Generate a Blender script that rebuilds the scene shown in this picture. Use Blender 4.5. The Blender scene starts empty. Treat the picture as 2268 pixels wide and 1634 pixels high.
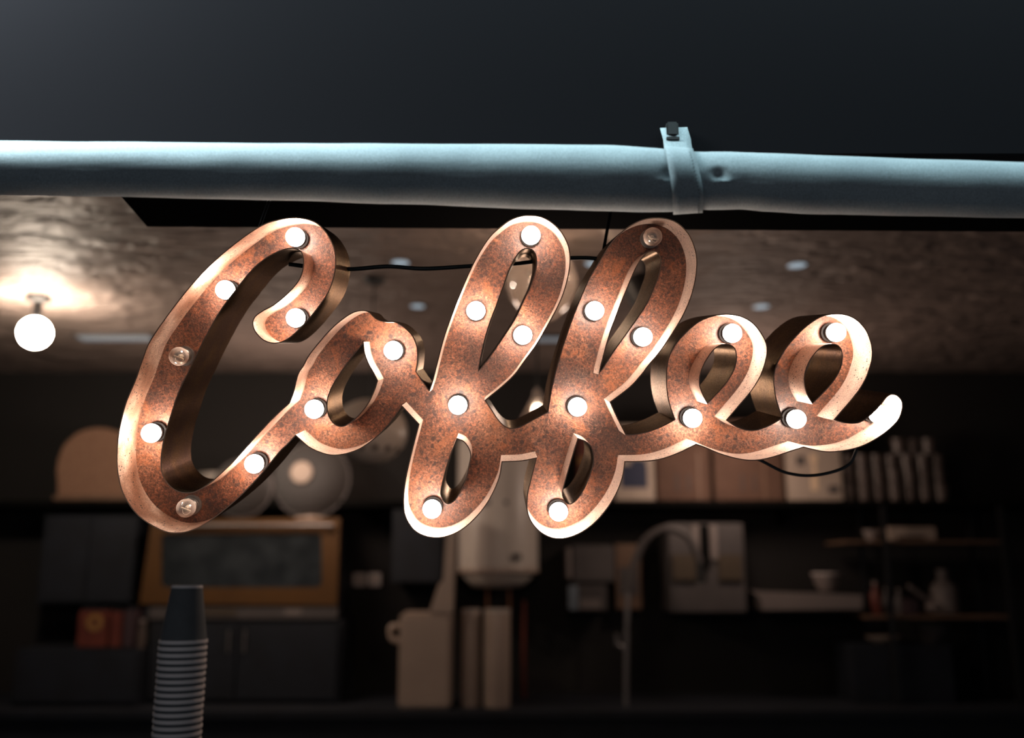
import bpy, bmesh, math, random
from mathutils import Vector, Matrix, noise
from mathutils.geometry import tessellate_polygon
random.seed(7)
PI = math.pi
S = bpy.context.scene
C = S.collection

# ------------------------------------------------------------ camera
W, H, F = 2268.0, 1634.0, 2100.0
PITCH = math.radians(12.0)
EYE = Vector((0, 0, 1.55))
cam_d = bpy.data.cameras.new('camera')
cam_d.sensor_width = 36.0
cam_d.lens = F * 36.0 / W
cam = bpy.data.objects.new('camera', cam_d)
C.objects.link(cam)
cam.location = EYE
cam.rotation_euler = (PI / 2 + PITCH, 0, 0)
cam_d.clip_start = 0.02
S.camera = cam
cam_d.dof.use_dof = True
cam_d.dof.focus_distance = 1.27
cam_d.dof.aperture_fstop = 1.95
FWD = Vector((0, math.cos(PITCH), math.sin(PITCH)))
UP = Vector((0, -math.sin(PITCH), math.cos(PITCH)))
RT = Vector((1, 0, 0))

def ray(px, py):
    return FWD + RT * ((px - W / 2) / F) + UP * ((H / 2 - py) / F)
def at(px, py, Y):                 # the point of the room seen at a pixel, Y metres ahead
    d = ray(px, py)
    return EYE + d * (Y / d.y)
def atz(px, py, z):                # the same at a known height
    d = ray(px, py)
    return EYE + d * ((z - EYE.z) / d.z)
def mpp(px, py, Y):                # metres per pixel there
    d = ray(px, py)
    return (Y / d.y) / F

# ------------------------------------------------------------ materials
def mat(name, col=(.5, .5, .5), rough=.5, metal=0., emis=None, estr=0., spec=.5):
    m = bpy.data.materials.new(name)
    m.use_nodes = True
    b = m.node_tree.nodes['Principled BSDF']
    b.inputs['Base Color'].default_value = (*col, 1)
    b.inputs['Roughness'].default_value = rough
    b.inputs['Metallic'].default_value = metal
    b.inputs['Specular IOR Level'].default_value = spec
    if emis:
        b.inputs['Emission Color'].default_value = (*emis, 1)
        b.inputs['Emission Strength'].default_value = estr
    return m

class NT:
    def __init__(s, m):
        s.t = m.node_tree; s.n = s.t.nodes; s.l = s.t.links
        s.b = s.n['Principled BSDF']
        s.tc = s.n.new('ShaderNodeTexCoord')
    def link(s, a, b): s.l.new(a, b)
    def mapping(s, scale=(1, 1, 1), rot=(0, 0, 0)):
        m = s.n.new('ShaderNodeMapping')
        m.inputs['Scale'].default_value = scale; m.inputs['Rotation'].default_value = rot
        s.link(s.tc.outputs['Object'], m.inputs['Vector'])
        return m.outputs['Vector']
    def noise(s, scale, detail=3, rough=.55, dist=0, vec=None):
        n = s.n.new('ShaderNodeTexNoise')
        n.inputs['Scale'].default_value = scale; n.inputs['Detail'].default_value = detail
        n.inputs['Roughness'].default_value = rough; n.inputs['Distortion'].default_value = dist
        s.link(vec or s.tc.outputs['Object'], n.inputs['Vector'])
        return n.outputs['Fac']
    def voro(s, scale, feature='F1', rnd=1, vec=None):
        n = s.n.new('ShaderNodeTexVoronoi'); n.feature = feature
        n.inputs['Scale'].default_value = scale; n.inputs['Randomness'].default_value = rnd
        s.link(vec or s.tc.outputs['Object'], n.inputs['Vector'])
        return n
    def ramp(s, fac, stops, interp='LINEAR'):
        r = s.n.new('ShaderNodeValToRGB'); e = r.color_ramp; e.interpolation = interp
        while len(e.elements) < len(stops): e.elements.new(.5)
        for k, (p, c) in zip(e.elements, stops):
            k.position = p
            k.color = (*c, 1) if isinstance(c, tuple) else (c, c, c, 1)
        s.link(fac, r.inputs['Fac'])
        return r.outputs['Color']
    def math(s, op, a, b=None, c=None):
        n = s.n.new('ShaderNodeMath'); n.operation = op
        for i, v in enumerate((a, b, c)):
            if v is None: continue
            if isinstance(v, (int, float)): n.inputs[i].default_value = v
            else: s.link(v, n.inputs[i])
        return n.outputs[0]
    def mix(s, fac, a, b, mode='MIX'):
        n = s.n.new('ShaderNodeMix'); n.data_type = 'RGBA'; n.blend_type = mode
        for i, v in ((0, fac), (6, a), (7, b)):
            if isinstance(v, (int, float)): n.inputs[i].default_value = v
            elif isinstance(v, tuple): n.inputs[i].default_value = (*v, 1)
            else: s.link(v, n.inputs[i])
        return n.outputs[2]
    def bump(s, h, strength=.3, dist=.001):
        n = s.n.new('ShaderNodeBump')
        n.inputs['Strength'].default_value = strength; n.inputs['Distance'].default_value = dist
        s.link(h, n.inputs['Height']); s.link(n.outputs['Normal'], s.b.inputs['Normal'])
    def color(s, c): s.link(c, s.b.inputs['Base Color'])
    def set(s, name, v): s.link(v, s.b.inputs[name])

def make_rust():
    m = mat('rusted_copper_plate', rough=.45, metal=.25)
    t = NT(m)
    big = t.noise(11, 5, .62)
    col = t.ramp(big, [(.36, (.028, .0082, .0038)), (.45, (.068, .0202, .0088)), (.55, (.115, .0385, .0178)), (.68, (.195, .080, .043))])
    fine = t.noise(300, 5, .78)
    col = t.mix(.9, col, t.ramp(fine, [(.37, .15), (.5, .85), (.63, 2.7)]), 'MULTIPLY')
    # dark round freckles of rust, in drifts
    warp = t.n.new('ShaderNodeVectorMath'); warp.operation = 'ADD'
    wn = t.n.new('ShaderNodeTexNoise'); wn.inputs['Scale'].default_value = 90; t.link(t.tc.outputs['Object'], wn.inputs['Vector'])
    sc = t.n.new('ShaderNodeVectorMath'); sc.operation = 'SCALE'; sc.inputs['Scale'].default_value = .010
    t.link(wn.outputs['Color'], sc.inputs[0]); t.link(t.tc.outputs['Object'], warp.inputs[0]); t.link(sc.outputs[0], warp.inputs[1])
    v = t.voro(105, vec=warp.outputs[0])
    sp = t.math('MULTIPLY', t.ramp(v.outputs['Distance'], [(.26, 1.), (.36, 0.)]),
                t.ramp(v.outputs['Color'], [(.42, 0.), (.50, 1.)]))
    sp = t.math('MULTIPLY', sp, t.ramp(t.noise(8, 3), [(.42, .12), (.52, .85)]))
    # orange blooms
    ob = t.ramp(t.noise(20, 5, .72, .8), [(.53, 0.), (.62, .85)])
    col = t.mix(t.math('MULTIPLY', ob, t.ramp(fine, [(.35, .3), (.6, 1.)])), col, (.27, .085, .028))
    # cell outlines: pale mineral rings with dark inner line
    ve = t.voro(170, 'DISTANCE_TO_EDGE', vec=warp.outputs[0])
    ring = t.ramp(ve.outputs['Distance'], [(.0, 1.), (.04, .9), (.085, 0.)])
    inner = t.ramp(ve.outputs['Distance'], [(.085, 0.), (.13, 1.), (.20, 0.)])
    v2 = t.voro(330, 'DISTANCE_TO_EDGE', vec=warp.outputs[0])
    ring2 = t.ramp(v2.outputs['Distance'], [(.0, 1.), (.12, 0.)])
    gate = t.ramp(t.noise(19, 3), [(.44, 0.), (.60, .34)])
    gate2 = t.ramp(t.noise(17, 3), [(.36, .25), (.48, 0.)])
    col = t.mix(t.math('MULTIPLY', inner, t.math('MULTIPLY', gate, .8)), col, (.05, .02, .014))
    col = t.mix(t.math('MULTIPLY', ring, gate), col, (.30, .15, .092))
    col = t.mix(t.math('MULTIPLY', ring2, gate2), col, (.19, .085, .052))
    n1 = t.noise(150, 2, .5, .5)
    ln = t.ramp(t.math('ABSOLUTE', t.math('SUBTRACT', n1, .5)), [(.0, .5), (.016, 0.)])
    col = t.mix(ln, col, (.28, .14, .085))
    dk = t.ramp(t.math('ABSOLUTE', t.math('SUBTRACT', t.noise(150, 2, .5, .4), .56)), [(.0, .85), (.022, 0.)])
    col = t.mix(dk, col, (.045, .018, .012))
    col = t.mix(sp, col, (.030, .012, .010))
    t.color(col)
    t.set('Roughness', t.ramp(fine, [(.3, .62), (.7, .36)]))
    t.b.inputs['Coat Weight'].default_value = .5; t.b.inputs['Coat Roughness'].default_value = .36
    t.bump(t.math('ADD', t.math('MULTIPLY', fine, 1.), t.math('MULTIPLY', t.math('ADD', ring, ln), .12)), .6, .0014)
    return m
def make_wallin():
    m = mat('pale_copper_side', rough=.42, metal=.3)
    t = NT(m)
    vec = t.mapping((1, .55, 1))
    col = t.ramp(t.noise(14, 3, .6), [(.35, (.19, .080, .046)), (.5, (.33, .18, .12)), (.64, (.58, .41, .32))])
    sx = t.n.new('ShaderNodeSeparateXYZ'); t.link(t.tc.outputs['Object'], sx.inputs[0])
    cream_x = t.math('ADD', sx.outputs['X'], t.math('MULTIPLY', t.math('SUBTRACT', t.noise(9, 2), .5), .5))  # side walls turn paler cream from the C towards the last letters
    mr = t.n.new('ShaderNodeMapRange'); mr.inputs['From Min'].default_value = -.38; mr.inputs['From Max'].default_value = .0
    t.link(cream_x, mr.inputs['Value'])
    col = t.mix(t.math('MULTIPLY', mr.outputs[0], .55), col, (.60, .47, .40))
    fine = t.noise(600, 4, .7, vec=vec)
    col = t.mix(.6, col, t.ramp(fine, [(.36, .30), (.5, .95), (.66, 1.7)]), 'MULTIPLY')
    v = t.voro(250, vec=vec)
    ch = t.math('MULTIPLY', t.ramp(v.outputs['Distance'], [(.24, 1.), (.32, 0.)]), t.ramp(v.outputs['Color'], [(.54, 0.), (.55, 1.)]))
    ch = t.math('MULTIPLY', ch, t.ramp(t.noise(30, 2), [(.45, 0.), (.50, 1.)]))
    col = t.mix(ch, col, (.012, .009, .008))
    t.color(col)
    t.b.inputs['Coat Weight'].default_value = .2; t.b.inputs['Coat Roughness'].default_value = .4
    t.bump(fine, .25, .0008)
    return m
def make_wallout():
    m = mat('blackened_brass_outside', rough=.36, metal=.5, spec=.12)
    t = NT(m)
    vec = t.mapping((1, .6, 1))
    col = t.ramp(t.noise(25, 4, .6), [(.40, (.008, .0045, .003)), (.66, (.075, .045, .022))])
    v = t.voro(240, vec=vec)
    ch = t.math('MULTIPLY', t.ramp(v.outputs['Distance'], [(.3, 1.), (.5, 0.)]), t.ramp(v.outputs['Color'], [(.5, 0.), (.55, 1.)]))
    ch = t.math('MULTIPLY', ch, t.ramp(t.noise(28, 2), [(.46, 0.), (.55, 1.)]))
    col = t.mix(ch, col, (.008, .007, .006))
    t.color(col)
    fine = t.noise(500, 3, .7, vec=vec)
    t.b.inputs['Specular Tint'].default_value = (.85, .55, .30, 1)
    t.set('Roughness', t.ramp(fine, [(.3, .5), (.7, .28)]))
    t.bump(fine, .3, .0006)
    return m
M = {}
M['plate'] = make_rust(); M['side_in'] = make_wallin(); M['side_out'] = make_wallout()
M['rim'] = mat('bare_rim_edge', (.35, .2, .13), .4, .5)
M['lit'] = mat('lit_bulb_glass', (1, 1, 1), .3, 0, (1, .84, .71), 84.)
M['socket'] = mat('black_bulb_socket', (.004, .003, .003), .5, spec=.15)
M['steel'] = mat('dull_steel_collar', (.22, .20, .18), .35, .9)
M['ceramic'] = mat('cream_filament_mount', (.92, .84, .68), .4)
M['cable'] = mat('black_rubber_cable', (.008, .009, .010), .45)
M['wire'] = mat('thin_steel_wire', (.35, .36, .37), .35, .6)
M['fascia'] = mat('black_fascia_paint', (.0088, .0078, .0088), .95, spec=0.)
M['blackwall'] = mat('black_back_wall', (.014, .012, .011), .85)
M['blackbox'] = mat('black_painted_timber', (.0055, .0055, .0052), .9, spec=.03)

def glassy(name, tint, gloss=.12, rough=.05, diff=0., dcol=(.6, .55, .5)):
    m = bpy.data.materials.new(name); m.use_nodes = True
    nt = m.node_tree; n = nt.nodes; n.clear(); l = nt.links
    out = n.new('ShaderNodeOutputMaterial')
    tr = n.new('ShaderNodeBsdfTransparent'); tr.inputs[0].default_value = (*tint, 1)
    gl = n.new('ShaderNodeBsdfGlossy'); gl.inputs['Roughness'].default_value = rough
    gl.inputs[0].default_value = (1, 1, 1, 1)
    lw = n.new('ShaderNodeLayerWeight'); lw.inputs['Blend'].default_value = .35
    mr = n.new('ShaderNodeMapRange'); mr.inputs['To Min'].default_value = gloss; mr.inputs['To Max'].default_value = .8
    l.new(lw.outputs['Facing'], mr.inputs['Value'])
    mx = n.new('ShaderNodeMixShader'); l.new(mr.outputs[0], mx.inputs[0]); l.new(tr.outputs[0], mx.inputs[1]); l.new(gl.outputs[0], mx.inputs[2])
    last = mx.outputs[0]
    if diff:
        df = n.new('ShaderNodeBsdfDiffuse'); df.inputs[0].default_value = (*dcol, 1)
        m2 = n.new('ShaderNodeMixShader'); m2.inputs[0].default_value = diff
        l.new(last, m2.inputs[1]); l.new(df.outputs[0], m2.inputs[2]); last = m2.outputs[0]
    l.new(last, out.inputs['Surface'])
    return m
def make_bulbglass():
    m = bpy.data.materials.new('clear_bulb_glass'); m.use_nodes = True
    nt = m.node_tree; n = nt.nodes; n.clear(); l = nt.links
    out = n.new('ShaderNodeOutputMaterial')
    tr = n.new('ShaderNodeBsdfTransparent'); tr.inputs[0].default_value = (.93, .88, .84, 1)
    df = n.new('ShaderNodeBsdfDiffuse'); df.inputs[0].default_value = (.74, .60, .52, 1)
    gl = n.new('ShaderNodeBsdfGlossy'); gl.inputs['Roughness'].default_value = .12
    lw = n.new('ShaderNodeLayerWeight'); lw.inputs['Blend'].default_value = .30
    mr = n.new('ShaderNodeMapRange'); mr.inputs['To Min'].default_value = .16; mr.inputs['To Max'].default_value = .95
    l.new(lw.outputs['Facing'], mr.inputs['Value'])
    mx = n.new('ShaderNodeMixShader'); l.new(mr.outputs[0], mx.inputs[0]); l.new(tr.outputs[0], mx.inputs[1]); l.new(df.outputs[0], mx.inputs[2])
    m2 = n.new('ShaderNodeMixShader'); m2.inputs[0].default_value = .10; l.new(mx.outputs[0], m2.inputs[1]); l.new(gl.outputs[0], m2.inputs[2])
    l.new(m2.outputs[0], out.inputs['Surface'])
    return m
M['bulbglass'] = make_bulbglass()
M['pendantglass'] = glassy('smoky_pendant_glass', (.86, .80, .76), .03, .10, .12, (.50, .40, .35))
M['tumbler'] = glassy('tumbler_glass', (.86, .80, .76), .03, .4, .45, (.17, .125, .105))

def make_fabric():
    m = mat('slate_awning_canvas', (.2, .24, .26), .85, spec=.25)
    t = NT(m)
    f1 = t.noise(650, 3, .7); f2 = t.noise(1200, 2, .6)
    t.color(t.mix(.55, t.ramp(t.noise(12, 2), [(.3, (.155, .185, .20)), (.7, (.20, .235, .25))]), t.ramp(f1, [(.34, .55), (.66, 1.5)]), 'MULTIPLY'))
    t.bump(t.math('ADD', f1, f2), .25, .0008)
    b = t.b
    b.inputs['Sheen Weight'].default_value = .2
    return m
M['canvas'] = make_fabric()
def make_ceiling():
    m = mat('taupe_streaked_ceiling', (.33, .27, .24), .62)
    t = NT(m)
    vec = t.mapping((1.0, 3.4, 1), (0, 0, math.radians(-40)))
    n1 = t.noise(3.6, 3, .5, 1.2, vec)
    n2 = t.noise(5.5, 3, .6, .5)
    t.color(t.mix(.6, (.29, .220, .190), t.ramp(n1, [(.3, .72), (.7, 1.25)]), 'MULTIPLY'))  # uneven light on the ceiling imitated by noise streaks in the tint
    t.bump(t.math('ADD', n1, t.math('MULTIPLY', n2, .4)), 1., .10)
    return m
M['ceiling'] = make_ceiling()
def simple_noise(name, a, b, sc=20, rough=.6, metal=0., det=3, bump=0):
    m = mat(name, a, rough, metal); t = NT(m)
    n = t.noise(sc, det, .6)
    t.color(t.ramp(n, [(.35, a), (.65, b)]))
    if bump: t.bump(n, .3, bump)
    return m
M['enamel'] = simple_noise('white_boiler_enamel', (.58, .50, .44), (.64, .56, .49), 3, .38)
M['cream'] = simple_noise('cream_enamel', (.42, .32, .26), (.47, .36, .29), 4, .35)
M['card'] = simple_noise('brown_cardboard', (.085, .040, .024), (.105, .052, .032), 9, .8)
M['whitecard'] = simple_noise('white_cardboard', (.40, .31, .25), (.46, .36, .29), 6, .7)
M['blue'] = mat('blue_print', (.02, .025, .06), .6)
M['darkprint'] = mat('dark_print', (.07, .04, .03), .7)
M['goldprint'] = mat('pale_print', (.85, .62, .42), .6)
M['amber'] = simple_noise('amber_oven_enamel', (.092, .036, .003), (.110, .044, .004), 5, .55)
M['ovenglass'] = simple_noise('dark_oven_glass', (.010, .012, .013), (.032, .037, .040), 7, .3)
M['steelbright'] = mat('brushed_steel', (.26, .24, .235), .42, .6)
M['darkunit'] = simple_noise('dark_cabinet_laminate', (.006, .0075, .012), (.010, .013, .021), 8, .65)
M['wood'] = simple_noise('brown_wood', (.15, .085, .052), (.20, .115, .07), 12, .6)
M['basket'] = simple_noise('brown_wicker', (.24, .125, .075), (.32, .175, .11), 60, .8, bump=.004)
M['greyplastic'] = simple_noise('grey_plastic', (.072, .060, .058), (.092, .078, .075), 5, .6)
M['tan'] = mat('tan_plastic', (.075, .052, .032), .6)
M['white'] = mat('off_white_plastic', (.22, .18, .165), .5)
M['paleblue'] = mat('pale_blue_paper', (.20, .24, .28), .6)
M['red'] = simple_noise('dark_red_tin', (.11, .022, .014), (.16, .035, .02), 12, .5)
M['purple'] = mat('plum_tin', (.055, .030, .034), .5)
M['yellow'] = mat('yellow_disc', (.30, .15, .045), .5)
M['cup'] = simple_noise('slate_paper_cup', (.095, .098, .10), (.11, .112, .115), 40, .85)
M['cuprim'] = mat('white_paper_rim', (.80, .70, .66), .6)
M['track'] = mat('black_track_metal', (.012, .011, .011), .45)
M['spot'] = mat('downlight_lens', (.5, .6, .65), .3, 0, (.62, .80, .95), .42)
M['bowlglass'] = glassy('lid_glass', (.74, .68, .64), .01, .6, .16, (.12, .095, .085))
M['copperpipe'] = mat('copper_pipe', (.35, .16, .09), .4, .8)
M['floor'] = simple_noise('dark_floor_tile', (.03, .028, .026), (.05, .045, .04), 3, .5)

# ------------------------------------------------------------ object helpers
def link(name, me, m, parent=None):
    o = bpy.data.objects.new(name, me); C.objects.link(o)
    for x in (m if isinstance(m, (list, tuple)) else [m]): me.materials.append(x)
    if parent: o.parent = parent
    return o
def obj(name, bm, m, parent=None, smooth=False, bevel=0):
    if bevel:
        bmesh.ops.bevel(bm, geom=list(bm.edges), offset=bevel, segments=2, affect='EDGES', clamp_overlap=True)
    bmesh.ops.recalc_face_normals(bm, faces=bm.faces)
    me = bpy.data.meshes.new(name); bm.to_mesh(me); bm.free()
    if smooth:
        for p in me.polygons: p.use_smooth = True
        me.set_sharp_from_angle(angle=math.radians(40))
    o = link(name, me, m, parent)
    if parent is not None:          # geometry is written in world space, the parent sits at the thing's base
        o.matrix_parent_inverse = Matrix.Identity(4)
    return o
def thing(name, label, cat, loc, group=None):
    o = bpy.data.objects.new(name, None); C.objects.link(o)
    o.location = loc; o.empty_display_size = .05
    tag(o, label, cat, group)
    return o
def tag(o, label, cat, group=None):
    o['label'] = label; o['category'] = cat
    if group: o['group'] = group
    return o
def struct(o):
    o['kind'] = 'structure'; return o
def box(bm, a, b, org=Vector((0, 0, 0))):
    a = Vector(a) - org; b = Vector(b) - org
    x0, x1 = sorted((a.x, b.x)); y0, y1 = sorted((a.y, b.y)); z0, z1 = sorted((a.z, b.z))
    v = [bm.verts.new(p) for p in ((x0, y0, z0), (x1, y0, z0), (x1, y1, z0), (x0, y1, z0), (x0, y0, z1), (x1, y0, z1), (x1, y1, z1), (x0, y1, z1))]
    for f in ((0, 3, 2, 1), (4, 5, 6, 7), (0, 1, 5, 4), (1, 2, 6, 5), (2, 3, 7, 6), (3, 0, 4, 7)):
        bm.faces.new([v[i] for i in f])
def prism(bm, pts, depth, org=Vector((0, 0, 0))):   # planar outline pushed along depth vector
    a = [bm.verts.new(Vector(p) - org) for p in pts]
    b = [bm.verts.new(Vector(p) - org + Vector(depth)) for p in pts]
    bm.faces.new(a); bm.faces.new(b[::-1])
    n = len(pts)
    for i in range(n): bm.faces.new([a[i], b[i], b[(i + 1) % n], a[(i + 1) % n]])
def lathe(bm, prof, org=(0, 0, 0), axis=Vector((0, 0, 1)), seg=24, cap=True):
    org = Vector(org); axis = Vector(axis).normalized()
    x = axis.orthogonal().normalized(); y = axis.cross(x)
    rings = []
    for r, h in prof:
        if r < 1e-6: rings.append([bm.verts.new(org + axis * h)])
        else: rings.append([bm.verts.new(org + axis * h + (x * math.cos(2 * PI * k / seg) + y * math.sin(2 * PI * k / seg)) * r) for k in range(seg)])
    for A, B in zip(rings, rings[1:]):
        for k in range(seg):
            k2 = (k + 1) % seg
            if len(A) == 1 and len(B) == 1: continue
            if len(A) == 1: bm.faces.new([A[0], B[k2], B[k]])
            elif len(B) == 1: bm.faces.new([A[k], A[k2], B[0]])
            else: bm.faces.new([A[k], A[k2], B[k2], B[k]])
    if cap:
        for R, fl in ((rings[0], True), (rings[-1], False)):
            if len(R) > 1: bm.faces.new(R[::-1] if fl else R)
def ball(bm, c, rx, ry=None, rz=None, seg=24, rings=12):
    ry = ry or rx; rz = rz or rx
    m = Matrix.Translation(c) @ Matrix.Diagonal((rx, ry, rz, 1))
    bmesh.ops.create_uvsphere(bm, u_segments=seg, v_segments=rings, radius=1, matrix=m)
def smooth_path(pts, n=8):
    out = []
    P = [Vector(p) for p in pts]
    for i in range(len(P) - 1):
        p0 = P[i - 1] if i else P[i] * 2 - P[i + 1]
        p3 = P[i + 2] if i + 2 < len(P) else P[i + 1] * 2 - P[i]
        p1, p2 = P[i], P[i + 1]
        for k in range(n):
            t = k / n
            out.append(.5 * ((2 * p1) + (p2 - p0) * t + (2 * p0 - 5 * p1 + 4 * p2 - p3) * t * t + (3 * p1 - p0 - 3 * p2 + p3) * t ** 3))
    out.append(P[-1])
    return out
def tube(bm, pts, r, seg=10, org=Vector((0, 0, 0))):
    rings = []
    up = Vector((0, 0, 1))
    for i, p in enumerate(pts):
        t = (pts[min(i + 1, len(pts) - 1)] - pts[max(i - 1, 0)]).normalized()
        x = t.cross(up)
        if x.length < .05: x = t.cross(Vector((0, 1, 0)))
        x.normalize(); y = t.cross(x).normalized()
        rr = r[i] if isinstance(r, (list, tuple)) else r
        rings.append([bm.verts.new(p - org + (x * math.cos(2 * PI * k / seg) + y * math.sin(2 * PI * k / seg)) * rr) for k in range(seg)])
    for A, B in zip(rings, rings[1:]):
        for k in range(seg): bm.faces.new([A[k], A[(k + 1) % seg], B[(k + 1) % seg], B[k]])
    bm.faces.new(rings[0][::-1]); bm.faces.new(rings[-1])
def copy_tree(o, parent=None):
    c = o.copy(); C.objects.link(c); c.parent = parent
    for ch in o.children: copy_tree(ch, c)
    return c

# ------------------------------------------------------------ room
ZC = EYE.z + 1.13           # ceiling
YB = 5.40                   # back wall
XL, XR = -3.6, 3.6
def slab(name, a, b, m):
    bm = bmesh.new(); box(bm, a, b); return struct(obj(name, bm, m))
slab('floor', (XL - .1, 1.14, -.1), (XR + .1, YB + .1, 0), M['floor'])
slab('ceiling', (XL - .1, 1.16, ZC), (XR + .1, YB + .1, ZC + .1), M['ceiling'])
slab('wall_back', (XL - .1, YB, 0), (XR + .1, YB + .1, ZC), M['blackwall'])
slab('wall_left', (XL - .1, 1.16, 0), (XL, YB, ZC), M['blackwall'])
slab('wall_right', (XR, 1.16, 0), (XR + .1, YB, ZC), M['blackwall'])
slab('wall_front', (XL - .1, 1.071, EYE.z + .495), (XR + .1, 1.16, EYE.z + 2.4), M['fascia'])
# black soffit box behind the fascia, its underside seen from below
ZS = EYE.z + .55
pA = atz(326, 502, ZS); pB = atz(270, 437, ZS)
dirv = (pB - pA); k = (1.161 - pA.y) / dirv.y
pN = pA + dirv * k
pR = atz(2085, 512, ZS)
bm = bmesh.new()
prism(bm, [pN, pA, (2.6, pR.y + (pR.y - pA.y) / (pR.x - pA.x) * (2.6 - pR.x), ZS), (2.6, 1.161, ZS)], (0, 0, .3))
struct(obj('trim_1', bm, M['blackbox']))

# ------------------------------------------------------------ the sign
D = 1.27                                  # distance to the plane of the rim
n = ray(1090, 750).normalized()
xa = Vector((0, 0, 1)).cross(-n).normalized()
if xa.x < 0: xa = -xa
za = xa.cross(n).normalized()
if za.z < 0: za = -za
ORG = EYE + n * D
MS = Matrix.Identity(4)
for i, v in enumerate((xa, n, za)):
    for j in range(3): MS[j][i] = v[j]
MS.translation = ORG
MSI = MS.inverted()
def sp(px, py, w=0.):                      # pixel -> sign coordinates on the plane w behind the rim
    d = ray(px, py)
    p = EYE + d * ((D + w) / d.dot(n))
    return MSI @ p
LIP, DEPTH, TH = .066, .124, .0014

OUT = [(299.5,840),(315,795),(332,754),(373,694),(422.6,631),(469,582),(523.7,535.7),(578.4,498.8),(619.4,485),(655,481),(687.7,486.5),(709.6,498.8),(728.7,522),(741,549.4),(744.6,576.7),(742.4,604),(734,634),(718,664),(682,710.6),(652,740.7),(630,755.7),(608.5,761),(583.9,754.4),(564.7,735),(558.7,716),(564.7,699.7),(583.9,686),(606,674),(630,655),(655,628.6),(667,606.8),(671,585),(670,567),(663,555),(646.7,550.7),(624.9,554.8),(592,571),(559,598.6),(523.7,642),(491,686),(455,749),(422.6,814.5),(395,873.8),(378.8,923),(365,969.5),(358,1013),(359.7,1046),(373,1070.6),(395,1087),(422.6,1089.8),(444,1081.6),(469,1065),(496,1040.6),(523.7,1013),(564.7,966.8),(605.7,923),(640.5,891,1),
(649,868),(658.8,829),(671,809),(683,786.9),(710,752.6),(734.6,725.7),(759,704.9),(783.6,690),(803,686.5),(817.9,690),(830,702.4),(844.8,709.8),(859.5,711),(871.7,711),(886.4,717),(901,728),(915.8,745),(924.4,767),(926,786.9),(924.4,809),(921.9,822.4,1),(950.5,863,1),
(958,840),(970,792.6),(982.4,746),(999.6,697),(1016.7,653),(1041,596.7),(1063,555),(1085,523),(1107,502.4),(1129,486.5),(1153.8,477.5),(1175.9,476),(1197.9,479),(1220,490),(1239.5,507),(1251.8,525.7),(1260,545),(1263.5,569.8),(1261.6,599),(1251.8,640.8),(1237,677.5),(1215,719),(1190.6,760.8),(1161,802.4),(1141.6,829),(1117,853),(1076,887,1),
(1090,907.7),(1105,930),(1122,945),(1139,947.5),(1156,942),(1185.7,925.7),(1212.6,911.4,1),
(1222,856),(1236,800),(1253.5,743.6),(1265.7,709),(1282.8,665),(1302,621),(1317,594),(1331.8,569.8),(1351,540),(1375.9,513.5),(1400,496),(1424.9,485),(1449,481),(1476,483),(1500.8,492.6),(1522.8,513.5),(1536,538),(1543.6,567),(1544,596.7),(1538.7,631),(1527.7,667.7),(1510.6,704.5),(1488.5,741),(1461.6,780),(1437,809.7),(1420,832),(1394.7,858.8),(1353,890.6,1),(1365,917.5),(1387,961.6,1),
(1409,960.4),(1441,953),(1470.6,940.8),(1493.8,928.6,1),(1482.8,898),(1476.7,868.6),(1475,836.7),(1477,806),(1484,782.8),(1500,756),(1522.8,731.4),(1547,711.8),(1571.8,700.8),(1598,695.2),(1624.8,696),(1648,702.4),(1668.5,715),(1686.5,737),(1698,760),(1699.5,783),(1694,809),(1684,834.8),(1668.5,860.5),(1650.5,883.6),(1610.7,929.9,1),
(1630,942.7),(1650.5,950.4),(1671,951.7),(1694,945.3),(1714.8,935),(1731.5,924.7,1),(1720,891.3),(1714.8,865.6),(1712.7,839.9),(1717,814),(1730,786),(1745.6,762.8),(1771,734.5),(1797,712.7),(1822.7,698.5),(1850,694),(1876.7,697),(1899.8,708.8),(1920,732),(1931,762.8),(1932.7,791),(1925.5,819),(1915,845),(1894.7,875.9),(1849.7,928.6,1),
(1866,933.7),(1887,936.3),(1907.5,932.4),(1928,917),(1948.6,896.4),(1961.5,879.7),(1974,872),(1987,874.6),(1997.5,886),(1999.5,904),(1992,927),(1977,945),(1951,965.8),(1920,983.8),(1887,995.4),(1848,1001),(1822.7,1000.5),(1797,995.4),(1779,990.8,1),
(1745.6,1001.8),(1714.8,1012),(1684,1019),(1655.7,1019.8),(1624.8,1014.7),(1591,1004.4),(1560.6,991.5),(1541.6,984.9,1),(1507,1002),(1470.6,1015.5),(1433.8,1022),(1384.9,1023.3,1),
(1380,1054.7),(1367.7,1089),(1348,1123),(1323.6,1152.6),(1296.7,1174.6),(1267,1189),(1238,1194),(1213.5,1189),(1191.4,1174.6),(1174,1152.6),(1166.4,1128),(1167.4,1093.8),(1176.7,1055),(1186.9,1015.5,1),(1153.8,1021.6),(1113,1023.3,1),
(1107,1057),(1092.6,1091.4),(1075.5,1120.8),(1051,1150),(1021.6,1174.6),(992,1188),(965,1191.8),(938,1186.9),(913.9,1172),(896.7,1142.8),(892.6,1108.5),(896.7,1064.4),(909,1008),(926.6,939.6,1),(890.6,901.0,1),
(869,931),(844.8,958),(820,980),(791,997.4),(759,1007),(732,1008.4),(707.7,1002),(683,990),(655,965.6,1),(636.7,985),(619,1002),(578.4,1051.5),(537,1095),(496,1130.8),(455,1160.8),(422.6,1175.9),(395,1181),(368,1178.6),(335,1163.6),(305,1141.7),(283,1114),(266.7,1078.8),(258.5,1032),(259,985.9),(264,947.6),(277.7,893)]
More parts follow.
